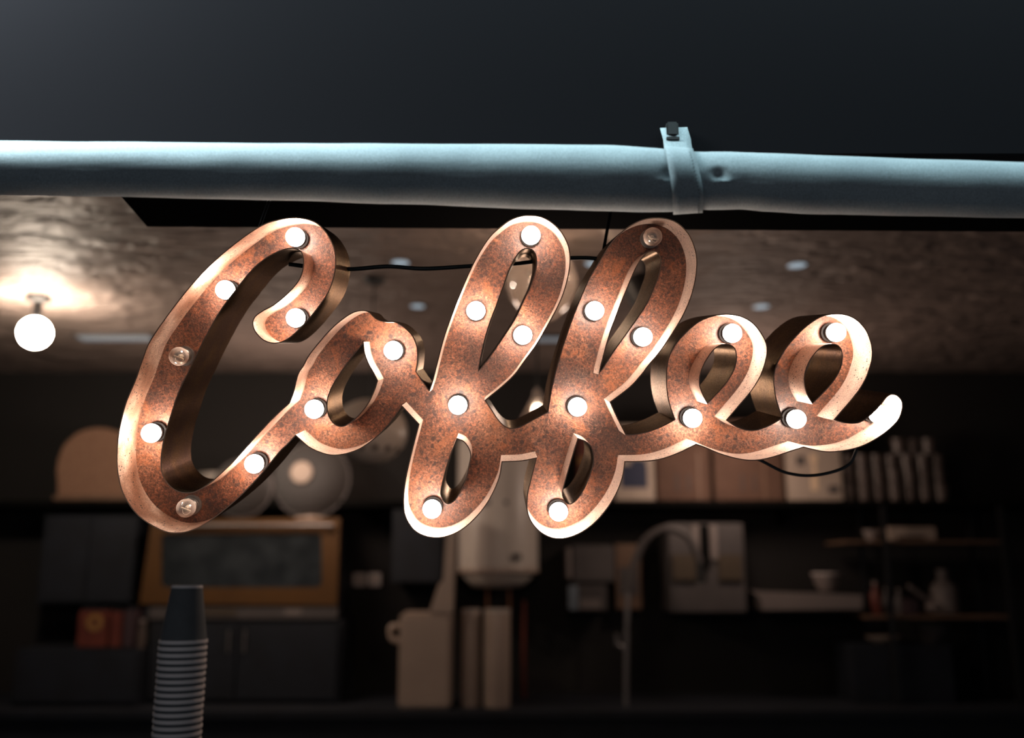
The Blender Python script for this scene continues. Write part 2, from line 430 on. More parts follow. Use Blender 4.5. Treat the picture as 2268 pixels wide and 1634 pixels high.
HOLES = [
[(803.7,762.4,1),(806.9,784.4),(815.4,806.5),(825,823.6),(835,843,1),(827.7,865),(813,894.6),(791,921.5),(768.9,938.7),(754,943),(739.5,936),(729.7,921.5),(725.3,902),(727.3,879.9),(735.9,857.9),(751.8,831),(776,796.7)],
[(1168.5,551),(1180.8,556.3),(1186.9,569.8),(1186.9,587),(1183.2,606.5),(1173.4,635.9),(1161.2,660.4),(1141.6,702),(1117.1,741.2),(1090.2,780.4),(1060.8,818.3,1),(1073,758.3),(1087.7,709.3),(1100,677.5),(1112.2,643.2),(1129.3,596.7),(1141.6,572.2),(1153.8,556.3)],
[(1013,972.6,1),(1026.5,978.7),(1037.5,993.4),(1041.7,1010.6),(1037.5,1032.6),(1031.4,1059.6),(1019.2,1086.5),(1006.9,1106),(994.7,1113.9),(984.9,1109.7),(977.5,1093.8),(980,1074),(987.3,1044.9),(999.6,1005.7)],
[(1454.2,558.8),(1462.8,577.1),(1459.1,604),(1446.9,638.3),(1429.8,675.1),(1405.3,711.8),(1380.8,746.1),(1351.4,787.7),(1328.6,823.2,1),(1341.6,772.8),(1353.9,731.4),(1371,684.9),(1393,631),(1407.7,596.7),(1422.4,572.2),(1437,558.5)],
[(1280.8,972.6,1),(1296.7,978.7),(1309,991),(1313.4,1010.6),(1311.4,1032.6),(1299.2,1066.9),(1286.9,1091.4),(1272.2,1109.7),(1260,1114.6),(1250.2,1106),(1247.2,1088.9),(1255.1,1057.1),(1267.3,1015.5)],
[(1609.4,763.3),(1622.2,767.9),(1628.7,778.2),(1630,793.6),(1626.1,814.2),(1614.5,837.3),(1596.5,860.5),(1567,891.3,1),(1555.4,868.2),(1550.3,847.6),(1552.9,824.5),(1563.1,801.4),(1578.6,778.2),(1594,765.9)],
[(1843.3,763.3),(1856.1,766.7),(1863.3,778.2),(1864.3,796.2),(1858.7,819.3),(1843.3,845),(1822.7,868.2),(1799.6,891.3,1),(1788,870.7),(1782.9,847.6),(1784.2,824.5),(1794.4,798.8),(1809.9,778.2),(1825.3,766.7)],
]
def dense(pts):                     # Catmull-Rom between corners; returns [(Vector2, corner)]
    N = len(pts); out = []
    P = [Vector((p[0], p[1])) for p in pts]; cn = [len(p) > 2 for p in pts]
    for i in range(N):
        j = (i + 1) % N
        p1, p2 = P[i], P[j]
        p0 = p1 * 2 - p2 if cn[i] else P[i - 1]
        p3 = p2 * 2 - p1 if cn[j] else P[(j + 1) % N]
        k = max(3, int((p2 - p1).length / 7))
        for q in range(k):
            t = q / k
            v = .5 * ((2 * p1) + (p2 - p0) * t + (2 * p0 - 5 * p1 + 4 * p2 - p3) * t * t + (3 * p1 - p0 - 3 * p2 + p3) * t ** 3)
            out.append((v, cn[i] and q == 0))
    return out
def area2(ps):
    return sum(ps[i][0] * ps[(i + 1) % len(ps)][1] - ps[(i + 1) % len(ps)][0] * ps[i][1] for i in range(len(ps)))
sign = thing('marquee_sign', 'rusty copper marquee sign spelling Coffee in joined script, studded with round bulbs', 'sign', (0, 0, 0))
sign.matrix_world = MS
loops = []
for k, L in enumerate([OUT] + HOLES):
    dl = dense(L)
    pts = []
    for v, c in dl:
        q = sp(v.x, v.y); pts.append((q.x, q.z, c))
    A = area2(pts)
    if (A > 0) != (k == 0): pts.reverse()          # outer anticlockwise, holes clockwise: metal on the left
    loops.append(pts)
def offs(pts, d):
    N = len(pts); out = []
    for i in range(N):
        p = Vector(pts[i][:2]); a = Vector(pts[i - 1][:2]); b = Vector(pts[(i + 1) % N][:2])
        e1 = (p - a).normalized(); e2 = (b - p).normalized()
        n1 = Vector((-e1.y, e1.x)); n2 = Vector((-e2.y, e2.x))
        m = (n1 + n2); m = m.normalized() if m.length > 1e-6 else n1
        out.append(p + m * (d / max(.35, m.dot(n1))))
    return out
me_v, me_f, me_m = [], [], []
for li, pts in enumerate(loops):
    N = len(pts); inn = offs(pts, TH); arc = 0.
    rows = []
    for i in range(N):
        o_ = Vector(pts[i][:2]); q = inn[i]
        jag = .0011 * noise.noise(Vector((o_.x * 90, o_.y * 90, li))) + .0009 * noise.noise(Vector((o_.x * 400, o_.y * 400, li)))
        wob = .0006 * noise.noise(Vector((o_.x * 260, o_.y * 260, 5)))
        rows.append((o_, q, jag, wob))
    def strip(sel, mi, flip=False):
        ids = []
        for i in range(N):
            a, b = sel(i)
            ids.append((len(me_v), len(me_v) + 1)); me_v.extend([a, b])
            if pts[i][2]:
                ids[-1] = (ids[-1], (len(me_v), len(me_v) + 1)); me_v.extend([a, b])
            else: ids[-1] = (ids[-1], ids[-1])
        for i in range(N):
            s_ = ids[i][1]; e_ = ids[(i + 1) % N][0]
            f = [s_[0], e_[0], e_[1], s_[1]]
            me_f.append(f[::-1] if flip else f); me_m.append(mi)
    strip(lambda i: (Vector((rows[i][0].x, rows[i][3], rows[i][0].y)), Vector((rows[i][0].x, DEPTH + rows[i][2], rows[i][0].y))), 1)
    strip(lambda i: (Vector((rows[i][1].x, rows[i][3], rows[i][1].y)), Vector((rows[i][1].x, DEPTH + rows[i][2], rows[i][1].y))), 0, True)
    strip(lambda i: (Vector((rows[i][0].x, rows[i][3], rows[i][0].y)), Vector((rows[i][1].x, rows[i][3], rows[i][1].y))), 2, True)
    strip(lambda i: (Vector((rows[i][0].x, DEPTH + rows[i][2], rows[i][0].y)), Vector((rows[i][1].x, DEPTH + rows[i][2], rows[i][1].y))), 1)
me = bpy.data.meshes.new('side_wall'); me.from_pydata(me_v, [], me_f)
for p, mi in zip(me.polygons, me_m): p.material_index = mi; p.use_smooth = True
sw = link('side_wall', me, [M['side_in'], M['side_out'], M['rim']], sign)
sw['label'] = 'pale copper side wall, black on its outside'
# back plate
polys = []
for pts in loops:
    polys.append([Vector((q.x, q.y, 0)) for q in offs(pts, TH * .8)])
flat = [v for L in polys for v in L]
tri = tessellate_polygon(polys)
N = len(flat)
vs = [Vector((v.x, LIP, v.y)) for v in flat] + [Vector((v.x, LIP + .0015, v.y)) for v in flat]
fs = []
for a, b, c in tri:
    cr = (flat[b] - flat[a]).cross(flat[c] - flat[a]).z
    if cr < 0: b, c = c, b
    fs.append((a, b, c)); fs.append((a + N, c + N, b + N))
me = bpy.data.meshes.new('back_plate'); me.from_pydata(vs, [], fs)
bp = link('back_plate', me, M['plate'], sign)
bp['label'] = 'rust-mottled copper face behind the bulbs'

# bulbs
def bulb_shape(bm, c, lit):
    prof = []
    R, Lh = .0129, .0152
    for k in range(0, 15):
        a = PI * k / 16
        prof.append((R * math.sin(a), -Lh * math.cos(a)))
    prof[-1] = (.0060, prof[-1][1] + .001)
    lathe(bm, prof, c, Vector((0, 1, 0)), 28, True)
BW = .0385
def make_bulb(px, py, lit):
    c = sp(px, py, BW)
    e = bpy.data.objects.new('light_bulb', None)
    bm = bmesh.new(); bulb_shape(bm, Vector((0, 0, 0)), lit)
    b = obj('light_bulb', bm, M['lit'] if lit else M['bulbglass'], sign, True)
    b.location = c
    b['label'] = 'glowing white bulb' if lit else 'unlit clear bulb'
    bm = bmesh.new(); lathe(bm, [(.0085, .0125), (.0108, .0145), (.0112, .020), (.0138, .0205), (.0138, LIP - BW)], (0, 0, 0), Vector((0, 1, 0)), 28)
    obj('socket', bm, M['socket'] if lit else M['steel'], b, True)
    if not lit:
        bm = bmesh.new()
        prism(bm, [(-.0066, -.003, .0016), (.0066, -.003, -.0030), (.0062, -.003, -.0054), (-.0058, -.003, -.0006)], (0, .004, 0))
        lathe(bm, [(.0016, 0), (.0026, .004), (.003, .012)], (0, 0, 0), Vector((0, 1, 0)), 12)
        arc = smooth_path([Vector((-.004, -.002, -.001)), Vector((-.002, -.006, -.006)), Vector((.002, -.004, -.008)), Vector((.006, .001, -.006))], 6)
        tube(bm, arc, .0003, 6)
        fl = obj('filament', bm, M['ceramic'], b, True)
    return b
for p in [(654,525),(499,642),(655,704),(335,959),(563,1027),(696,906),(871,776),(1176,521),(1054,688),(1158,742),(1014,897),(957,1127),(1317,688),(1424,746),(1279,901),(1237,1133),(1622,738),(1534,926),(1852,736),(1764,928),(1946,917)]:
    make_bulb(*p, True)
for p in [(396,789), (412,1125), (1446,524)]: make_bulb(*p, False)

# wiring and hangers, in sign coordinates
def cable(name, plist, r, m):
    bm = bmesh.new()
    tube(bm, smooth_path([sp(*p) for p in plist], 8), r, 10)
    return obj(name, bm, m, sign, True)
wc = .104
cable('power_cable', [(640, 585, wc), (700, 592, wc), (775, 596, wc), (860, 590, wc), (940, 595, wc), (1045, 589, wc), (1110, 586, wc), (1160, 582, wc), (1215, 574, wc), (1290, 571, wc), (1345, 575, wc)], .0031, M['cable'])
cable('power_cable', [(1650, 1003, .125), (1690, 1022, .127), (1740, 1046, .129), (1795, 1053, .129), (1850, 1043, .129), (1883, 1025, .127), (1898, 995, .125)], .0024, M['cable'])
def hanger(px0, py0, px1, py1, r, m, two=False):
    a = atz(px0, py0, ZS + .003); b = MS @ sp(px1, py1, .10)
    bm = bmesh.new()
    A = MSI @ a; B = MSI @ b
    tube(bm, [A, B], r, 8)
    if two:
        tube(bm, [A + Vector((-.004, 0, 0)), B + Vector((-.004, 0, 0))], r, 8)
    obj('hanging_wire', bm, m, sign, True)
hanger(600, 440, 579, 500, .0006, M['wire'], True)
hanger(1354, 460, 1337, 552, .0024, M['cable'])

# ------------------------------------------------------------ rolled awning
RY = 1.035
top_k = [(-400, 309), (182, 315), (700, 319), (1134, 321), (1340, 323), (1440, 328), (1485, 330), (1560, 335), (1700, 341), (2085, 355), (2700, 378)]
bot_k = [(-400, 426), (182, 434), (600, 442), (900, 452), (1200, 463), (1340, 466), (1440, 470), (1485, 471), (1560, 466), (1640, 463), (1700, 468), (1800, 473), (2085, 479), (2700, 492)]
def lerp(t, x):
    for (a, b), (c, d) in zip(t, t[1:]):
        if x <= c: 
            u = (x - a) / (c - a); u = u * u * (3 - 2 * u) * .5 + u * .5
            return b + (d - b) * u
    return t[-1][1]
def roll_ring(px):
    t, b = lerp(top_k, px), lerp(bot_k, px)
    c = at(px, (t + b) / 2, RY)
    r = (b - t) / 2 * mpp(px, (t + b) / 2, RY) 
    return c, r
def dent(px, a):                 # a = 0 faces the camera, + towards the sky
    d = 0
    def g(x0, a0, sx, sa, rot=0):
        X = (px - x0) / sx; Y = (a - a0) / sa
        x = X * math.cos(rot) - Y * math.sin(rot); y = X * math.sin(rot) + Y * math.cos(rot)
        return math.exp(-x * x - y * y)
    d -= .0048 * g(1578, .22, 15, .20, -.5)
    d += .0022 * g(1590, -.02, 20, .11, .6)
    d -= .0028 * g(1474, .22, 15, .20, .5)
    d += .0018 * g(1466, -.02, 20, .12, -.6)
    d -= .0050 * g(1474, -.95, 22, .12, .7)
    d += .0025 * g(1445, -1.05, 36, .14, .4)
    d -= .0018 * math.exp(-((px - 1518) / 70) ** 2)
    return d
va = math.atan2(ray(1134, 390).z, ray(1134, 390).y)       # the sightline's elevation there
def rollpt(px, ang, extra=0., dents=1.):
    c, r = roll_ring(px)
    # ang measured from the direction to the camera, positive upward
    e = PI + va            # pointing back to the camera in the YZ plane
    th = e - ang
    d = r + dent(px, ang) * dents + extra
    fz = .0006 * noise.noise(Vector((px * .008, ang * 1.2, 3))) + .00012 * noise.noise(Vector((px * .12, ang * 9, 8)))
    p = Vector((c.x, c.y + math.cos(th) * (d + fz), c.z + math.sin(th) * (d + fz)))
    if extra: p.x = (px - W / 2) / F * (p - EYE).dot(FWD)
    return p
roll = thing('rolled_awning', 'slate grey canvas awning rolled into a long tube across the black fascia', 'awning', roll_ring(1134)[0])
R0 = roll.location.copy()
bm = bmesh.new()
xs = [-400 + i * 20 for i in range(0, 88)] + [1360 + i * 5 for i in range(0, 70)] + [1710 + i * 20 for i in range(0, 51)]
xs = sorted(set(xs))
NA = 120
rings = []
for px in xs:
    rings.append([bm.verts.new(rollpt(px, 2 * PI * k / NA) - R0) for k in range(NA)])
for A, B in zip(rings, rings[1:]):
    for k in range(NA): bm.faces.new([A[k], B[k], B[(k + 1) % NA], A[(k + 1) % NA]])
bm.faces.new(rings[0]); bm.faces.new(rings[-1][::-1])
obj('canvas_tube', bm, M['canvas'], roll, True)
# strap hugging the tube: centre line drifts right as it comes down, free end rises to the fascia
bm = bmesh.new()
rows = []
def strap_row(px_l, px_r, ang, ex):
    return [rollpt(px_l + (px_r - px_l) * t, ang, ex, .25) for t in (0, .25, .5, .75, 1)]
path = []
c0, r0 = roll_ring(1500)
# upper tail on the fascia
tl, tr_ = at(1462, 284, 1.064), at(1522, 282, 1.064)
tl2, tr2 = at(1469, 309, 1.062), at(1530, 309, 1.062)
for A_, B_ in ((tl, tr_), (tl2, tr2)): rows.append([A_.lerp(B_, t_) for t_ in (0, .25, .5, .75, 1)])
SE = [(1.0, 1472, 1534), (.6, 1478, 1543), (.1, 1485, 1552), (-.4, 1490, 1558), (-1.01, 1491, 1556)]
def strap_edges(s_):
    for (a0, l0, r0), (a1, l1, r1) in zip(SE, SE[1:]):
        if s_ >= a1:
            u = (a0 - s_) / (a0 - a1); return l0 + (l1 - l0) * u, r0 + (r1 - r0) * u
    return SE[-1][1:]
for i in range(0, 34):
    a = 2.15 - i * (2.15 + 1.75) / 33
    l_, r_ = strap_edges(math.sin(a) if a < PI / 2 else 1.)
    rows.append(strap_row(l_, r_, a, .0017))
nv = []
for r_ in rows:
    f = [bm.verts.new(p - R0) for p in r_]; nv.append(f)
for A, B in zip(nv, nv[1:]):
    for k in range(4): bm.faces.new([A[k], A[k + 1], B[k + 1], B[k]])
sm = obj('strap', bm, M['canvas'], roll, True)
md = sm.modifiers.new('t', 'SOLIDIFY'); md.thickness = .0014; md.offset = 0
# stitches along the strap's right edge
bm = bmesh.new()
for i in range(0, 22):
    a = 1.0 - i * .115
    s_ = math.sin(a)
    r_ = strap_edges(s_)[1] - 9
    p = rollpt(r_, a, .0026, .25) - R0
    ball(bm, p, .0005, .0004, .0012, 6, 4)
obj('stitching', bm, M['cable'], sm)
bm = bmesh.new()
a_, b_ = at(1476, 268, 1.060), at(1504, 300, 1.060)
box(bm, (a_.x, 1.060, b_.z), (b_.x, 1.0708, a_.z), R0)
bmesh.ops.bevel(bm, geom=list(bm.edges), offset=.002, segments=2, affect='EDGES')
lip = at(1478, 302, 1.052)
box(bm, (lip.x, 1.057, lip.z - .0012), (b_.x, 1.062, lip.z + .002), R0)
obj('clip', bm, M['track'], roll, True)

# ------------------------------------------------------------ ceiling fittings
def downlight(px, py, rpx):
    p = atz(px, py, ZC)
    r = rpx * mpp(px, py, p.y)
    t = thing('ceiling_downlight', '', 'downlight', p, 'round downlights in the taupe ceiling')
    bm = bmesh.new(); lathe(bm, [(r * .80, -.003), (r * .82, -.0055), (r * 1.0, -.0045), (r * 1.02, 0)], seg=28); obj('trim_ring', bm, M['white'], t, True)
    bm = bmesh.new(); lathe(bm, [(0, -.0045), (r * .8, -.0045), (r * .8, -.001)], seg=28); obj('lens', bm, M['spot'], t, True)
    return t
for px, py, r, lb in [(887, 579, 24, 'small round downlight above the cable, left of the first f'),
                  (925, 676, 19, 'faint round downlight in the ceiling directly above the letter o'),
                  (1315, 581, 24, 'round downlight half hidden by the left side of the second f'),
                  (1765, 585, 25, 'brightest round downlight, upper right, above the last e'),
                  (1686, 677, 21, 'round downlight just above the first e, farther back')]:
    downlight(px, py, r)['label'] = lb
def strip(px0, px1, py, lb):
    a, b = atz(px0, py, ZC), atz(px1, py, ZC)
    o = Vector(((a.x + b.x) / 2, a.y, ZC))
    t = thing('ceiling_strip_light', lb, 'strip light', o)
    bm = bmesh.new(); box(bm, (a.x, a.y - .06, ZC - .012), (b.x, a.y + .06, ZC), o); obj('housing', bm, M['greyplastic'], t, bevel=.003)
    bm = bmesh.new(); box(bm, (a.x + .02, a.y - .04, ZC - .016), (b.x - .02, a.y + .04, ZC - .012), o); obj('diffuser', bm, M['stripl'], t)
M['stripl'] = mat('strip_diffuser', (.4, .45, .5), .4, 0, (.70, .80, .92), .13)
strip(170, 345, 744, 'long pale strip light on the ceiling at far left beside the C')
strip(1150, 1252, 746, 'short dim strip light on the ceiling between the two f loops')

# pendants
def cord(t, top, bot, r=.003):
    bm = bmesh.new(); tube(bm, [Vector(top) - t.location, Vector(bot) - t.location], r, 8); obj('cord', bm, M['cable'], t, True)
    bm = bmesh.new(); lathe(bm, [(.035, -.018), (.045, 0)], Vector(top) - t.location); obj('canopy', bm, M['track'], t, True)
M['bulbwarm'] = mat('warm_lamp_bulb', (1, 1, 1), .3, 0, (1, .78, .58), 110.)
M['bulbsoft'] = mat('soft_lamp_bulb', (1, 1, 1), .3, 0, (1, .78, .58), 22.)
c = at(1200, 622, 3.0); r = 80 * mpp(1200, 622, 3.0)
t = thing('globe_pendant', 'clear glass globe pendant hanging behind the first f loop', 'pendant lamp', (c.x, c.y, ZC))
cord(t, (c.x, c.y, ZC), (c.x, c.y, c.z + r * .9))
bm = bmesh.new(); lathe(bm, [(.028, r * .93), (r * .55, r * .84), (r * .86, r * .5), (r, 0), (r * .9, -r * .42), (r * .66, -r * .82), (r * .30, -r * 1.12), (0, -r * 1.22)], c - t.location, seg=40, cap=False); obj('glass_globe', bm, M['pendantglass'], t, True)
bm = bmesh.new(); lathe(bm, [(.02, r * .5), (.022, r * .96), (.03, r * 1.0)], c - t.location); obj('lamp_holder', bm, M['track'], t, True)
bm = bmesh.new(); ball(bm, c - t.location + Vector((0.012, 0, .01)), .024, .024, .03, 16, 10); obj('bulb', bm, M['bulbwarm'], t, True)

c = at(1190, 905, 3.5); q = mpp(1190, 905, 3.5)
t = thing('cone_pendant', 'small brass cone pendant with a glowing bulb between the two f stems', 'pendant lamp', (c.x, c.y, ZC))
cord(t, (c.x, c.y, ZC), (c.x, c.y, c.z + 46 * q), .004)
bm = bmesh.new(); lathe(bm, [(4 * q, 46 * q), (8 * q, 40 * q), (9 * q, 28 * q), (12 * q, 22 * q), (40 * q, -26 * q)], c - t.location, seg=32, cap=False); obj('shade', bm, M['pendantglass'], t, True)
bm = bmesh.new(); ball(bm, c - t.location + Vector((0, 0, -4 * q)), 11 * q, 11 * q, 13 * q, 16, 10); obj('bulb', bm, M['bulbsoft'], t, True)

M['dome'] = mat('cream_dome_enamel', (.60, .49, .41), .3)
c = at(818, 956, 3.6); q = mpp(818, 956, 3.6)
t = thing('dome_pendant', 'large cream dome pendant pierced with round holes behind the letter o', 'pendant lamp', (c.x, c.y, ZC))
cord(t, (c.x, c.y, ZC), (c.x, c.y, c.z + 66 * q))
bm = bmesh.new(); ball(bm, c - t.location, 84 * q, 84 * q, 73 * q, 40, 24); obj('shade', bm, M['dome'], t, True)
for k in range(14):
    a = 2 * PI * k / 14 + .12
    lat = -.62
    d = Vector((math.cos(a) * math.cos(lat) * 84 * q, math.sin(a) * math.cos(lat) * 84 * q, math.sin(lat) * 73 * q))
    bm = bmesh.new(); lathe(bm, [(0, .002), (6.5 * q, .0015), (7 * q, -.001)], c - t.location + d, d.normalized(), 14, False); obj('vent_hole', bm, M['darkprint'], t, True)

c = at(1378, 505, 2.7); q = mpp(1378, 505, 2.7)
t = thing('faceted_pendant', 'pale faceted glass pendant peeking out left of the second f top', 'pendant lamp', (c.x, c.y, ZC))
cord(t, (c.x, c.y, ZC), (c.x, c.y, c.z + 20 * q))
bm = bmesh.new(); lathe(bm, [(8 * q, 26 * q), (56 * q, 4 * q), (8 * q, -52 * q)], c - t.location, seg=8); obj('shade', bm, M['whitecard'], t)
bm = bmesh.new(); lathe(bm, [(8 * q, -52 * q), (9 * q, -60 * q), (5 * q, -64 * q)], c - t.location, seg=16); obj('finial', bm, M['track'], t, True)

p = at(1430, 640, 3.2)
t = thing('track_spotlight', 'black tilted spotlight seen through the loop of the second f', 'spotlight', (p.x, p.y, ZC))
q = mpp(1430, 640, 3.2)
bm = bmesh.new(); tube(bm, [Vector((0, 0, 0)), p - t.location + Vector((0, 0, .02))], .011, 10); obj('stem', bm, M['track'], t, True)
ax = (at(1440, 700, 3.2) - at(1395, 615, 3.2)).normalized()
bm = bmesh.new(); lathe(bm, [(26 * q, -46 * q), (28 * q, -44 * q), (28 * q, 34 * q), (16 * q, 46 * q)], at(1418, 655, 3.2) - t.location, ax, 24); obj('head', bm, M['track'], t, True)

# added globe lamp, put in to light the ceiling at far left
p = atz(86, 655, ZC)
t = thing('added_globe_lamp', 'added globe lamp close under the ceiling at far left', 'ceiling lamp', p)
bm = bmesh.new(); lathe(bm, [(.05, 0), (.05, -.02), (.02, -.03), (.02, -.10)]); obj('base', bm, M['track'], t, True)
bm = bmesh.new(); ball(bm, Vector((0, 0, -.16)), .062, seg=24, rings=14)
M['bulbbig'] = mat('opal_globe', (1, 1, 1), .3, 0, (1, .83, .66), 150.)
obj('opal_globe', bm, M['bulbbig'], t, True)

# ------------------------------------------------------------ things along the back wall
def pbox(name, x0, y0, x1, y1, Yf, dep, m, label=None, cat=None, group=None, bevel=.004, parent=None, org=None):
    """box whose front face spans the pixels (x0,y0)-(x1,y1) at distance Yf"""
    xc = at((x0 + x1) / 2, (y0 + y1) / 2, Yf)
    a = at(x0, (y0 + y1) / 2, Yf); b = at(x1, (y0 + y1) / 2, Yf)
    zt = at((x0 + x1) / 2, y0, Yf).z; zb = at((x0 + x1) / 2, y1, Yf).z
    bm = bmesh.new()
    o = org if org is not None else (parent.location.copy() if parent else Vector(((a.x + b.x) / 2, Yf + dep / 2, zb)))
    box(bm, (a.x, Yf, zb), (b.x, Yf + dep, zt), o)
    ob = obj(name, bm, m, parent, bevel=bevel)
    if parent is None: ob.location = o
    if label: tag(ob, label, cat, group)
    return ob
def base_of(x0, x1, y1, Yf, dep):
    a = at(x0, y1, Yf); b = at(x1, y1, Yf)
    return Vector(((a.x + b.x) / 2, Yf + dep / 2, at((x0 + x1) / 2, y1, Yf).z))

ZCNT = .90
bm = bmesh.new(); box(bm, (-3.55, 4.78, 0), (3.55, YB - .005, ZCNT - .04)); 
ctr = thing('back_counter', 'long black counter running along the back wall', 'counter', (0, 5.1, 0))
obj('body', bm, M['darkunit'], ctr).location = (0, -5.1, 0)
bm = bmesh.new(); box(bm, (-3.58, 4.74, ZCNT - .04), (3.58, YB - .005, ZCNT)); obj('worktop', bm, M['darkunit'], ctr, bevel=.004).location = (0, -5.1, 0)

# shelf over the whole wall
YS = 5.08
zsh = at(1500, 1108, YS).z
for xa, xb, lb, brk in ((XL + .05, at(985, 1108, YS).x, 'black wall shelf left of the boiler carrying basket and bowl', (-3.3, -.75)),
                        (at(1215, 1108, YS).x, XR - .05, 'long black wall shelf right of the boiler carrying cartons and glasses', (.35, 1.5, 3.4))):
    sh = thing('wall_shelf', lb, 'shelf', ((xa + xb) / 2, YS + .16, zsh))
    bm = bmesh.new(); box(bm, (xa, YS, zsh - .035), (xb, YB - .002, zsh), sh.location); obj('board', bm, M['blackbox'], sh, bevel=.003)
    for x in brk:
        bm = bmesh.new(); prism(bm, [(x - .012, YS + .04, zsh - .035), (x - .012, YB - .002, zsh - .035), (x - .012, YB - .002, zsh - .12)], (.024, 0, 0), sh.location); obj('bracket', bm, M['blackbox'], sh)

YO = YS + .03
def shelf_box(x0, y0, x1, m, label, cat='box', group=None):
    t = thing('carton' if cat == 'box' else cat, label, cat, (0, 0, 0), group)
    a, b = at(x0, 1070, YO), at(x1, 1070, YO)
    zt = at((x0 + x1) / 2, y0, YO).z
    t.location = ((a.x + b.x) / 2, YO + .12, zsh + .001)
    bm = bmesh.new(); box(bm, (a.x, YO, zsh + .001), (b.x, YO + .24, zt), t.location); obj('body', bm, m, t, bevel=.004)
    return t, a.x, b.x, zt
def patch(t, name, x0, y0, x1, y1, Yf, m, dep=.003):
    return pbox(name, x0, y0, x1, y1, Yf - dep, dep, m, bevel=0, parent=t)
t, *_ = shelf_box(1362, 940, 1450, M['whitecard'], 'white carton with dark blue print on the shelf, right of the second f foot')
patch(t, 'blue_print', 1376, 1030, 1434, 1080, YO, M['blue'])
patch(t, 'blue_print', 1398, 1018, 1430, 1030, YO, M['blue'])
for x0, x1, lb in ((1455, 1573, 'left brown cardboard carton on the shelf, beside the blue printed one'), (1583, 1735, 'wider right brown cardboard carton on the shelf, beside the gold printed one')):
    t, *_ = shelf_box(x0, 930, x1, M['card'], lb, group='brown cartons on the shelf')
    mx = (x0 + x1) / 2
    for dx in (-18, 8):
        patch(t, 'arrow_mark', mx + dx, 1050, mx + dx + 8, 1088, YO, M['darkprint'])
    patch(t, 'tape', mx + 32, 1000, mx + 36, 1107, YO, M['wood'])
t, *_ = shelf_box(1745, 925, 1866, M['whitecard'], 'pale carton with a gold figure print on the shelf, under the last e')
for b_ in ((1797, 1056, 1812, 1086), (1800, 1020, 1808, 1056), (1794, 1006, 1810, 1022)): patch(t, 'gold_print', *b_, YO, M['goldprint'])
for b_ in ((1835, 1075, 1858, 1092), (1764, 1010, 1782, 1030)): patch(t, 'grey_print', *b_, YO, M['greyplastic'])
t, *_ = shelf_box(1282, 968, 1352, M['red'], 'dark red carton with a yellow band behind the second f foot')
patch(t, 'yellow_band', 1282, 1012, 1352, 1028, YO, M['yellow'])

# glasses, stacked rows
gp = None
gw = 33 * mpp(1970, 1060, YO)
gh = 36 * mpp(1970, 1060, YO)
x_start = at(1887, 1080, YO).x
names = ['front row of tumblers'] 
cnt = 0
for row in range(4):
    ncol = 7 if row < 3 else 3
    for col in range(ncol):
        x = x_start + col * gw * 1.04 + (0 if row < 3 else gw * 3.6)
        y = YO + .06 + .012 * random.uniform(-1, 1)
        if gp is None:
            bm = bmesh.new()
            lathe(bm, [(0, 0), (gw * .36, 0), (gw * .47, gh * .95), (gw * .44, gh * .95), (gw * .34, gh * .08), (0, gh * .08)], seg=20, cap=False)
            gp = obj('drinking_glass', bm, M['tumbler'], None, True); g = gp
            g['category'] = 'glass'
        else:
            g = gp.copy(); C.objects.link(g)
        g.location = (x, y, zsh + .001 + row * gh * .97)
        tier = ['bottom tier', 'second tier', 'third tier', 'top tier'][row]
        pos = ['first', 'second', 'third', 'fourth', 'fifth', 'sixth', 'seventh'][col]
        g['label'] = f'clear tumbler in the {tier} of the glass stack, {pos} from its left'
        g['group'] = 'clear tumblers stacked on the shelf'
        cnt += 1
# left of the shelf: basket, bowls and lids
a, b = at(120, 1100, YO), at(292, 1100, YO)
bt = thing('bread_basket', 'brown rounded wicker basket on the shelf at far left', 'basket', ((a.x + b.x) / 2, YO + .12, zsh + .001))
wd = (b.x - a.x) / 2; ht = at(200, 948, YO).z - zsh
prof = []
for k in range(0, 21):
    u = PI * k / 20
    prof.append(Vector((a.x + wd - math.cos(u) * wd, YO, zsh + .001 + ht * (.42 + .58 * math.sin(u) ** .7))))
prof = [Vector((a.x + .02, YO, zsh + .001))] + prof + [Vector((b.x - .02, YO, zsh + .001))]
bm = bmesh.new(); prism(bm, prof, (0, .25, 0), bt.location); obj('body', bm, M['basket'], bt, bevel=.006)
bm = bmesh.new(); box(bm, (a.x - .004, YO - .006, zsh + .001), (b.x + .004, YO + .256, zsh + .03), bt.location); obj('base_band', bm, M['wood'], bt, bevel=.004)

def lid(px, py, rpx, Yf, label, m, knob=None, zbase=None, tilt=.12, name='pan_lid', cat='lid'):
    c = at(px, py, Yf); q = mpp(px, py, Yf); r = rpx * q
    axis = Vector((0, -math.cos(tilt), math.sin(tilt)))
    zb = c.z - r * math.cos(tilt)
    t = thing(name, label, cat, (c.x, c.y, zb))
    o = c - t.location
    prof = [(r, 0)]
    for k in range(1, 9): prof.append((r * math.cos(k * PI / 16), r * .16 * math.sin(k * PI / 16)))
    bm = bmesh.new(); lathe(bm, prof, o, axis, 40, False); obj('dome', bm, m, t, True)
    bm = bmesh.new(); lathe(bm, [(r * .97, -.004), (r * 1.02, -.004), (r * 1.02, .004), (r * .97, .005), (r * .97, -.004)], o, axis, 40, False); obj('rim', bm, M['greyplastic'], t, True)
    if knob:
        kc = at(knob[0], knob[1], Yf) - t.location + axis * (r * .16)
        bm = bmesh.new(); lathe(bm, [(knob[2] * q * .6, 0), (knob[2] * q, .012), (knob[2] * q, .02), (knob[2] * q * .8, .026), (0, .028)], kc, axis, 24, False); obj('knob', bm, M['whitecard'], t, True)
    return t
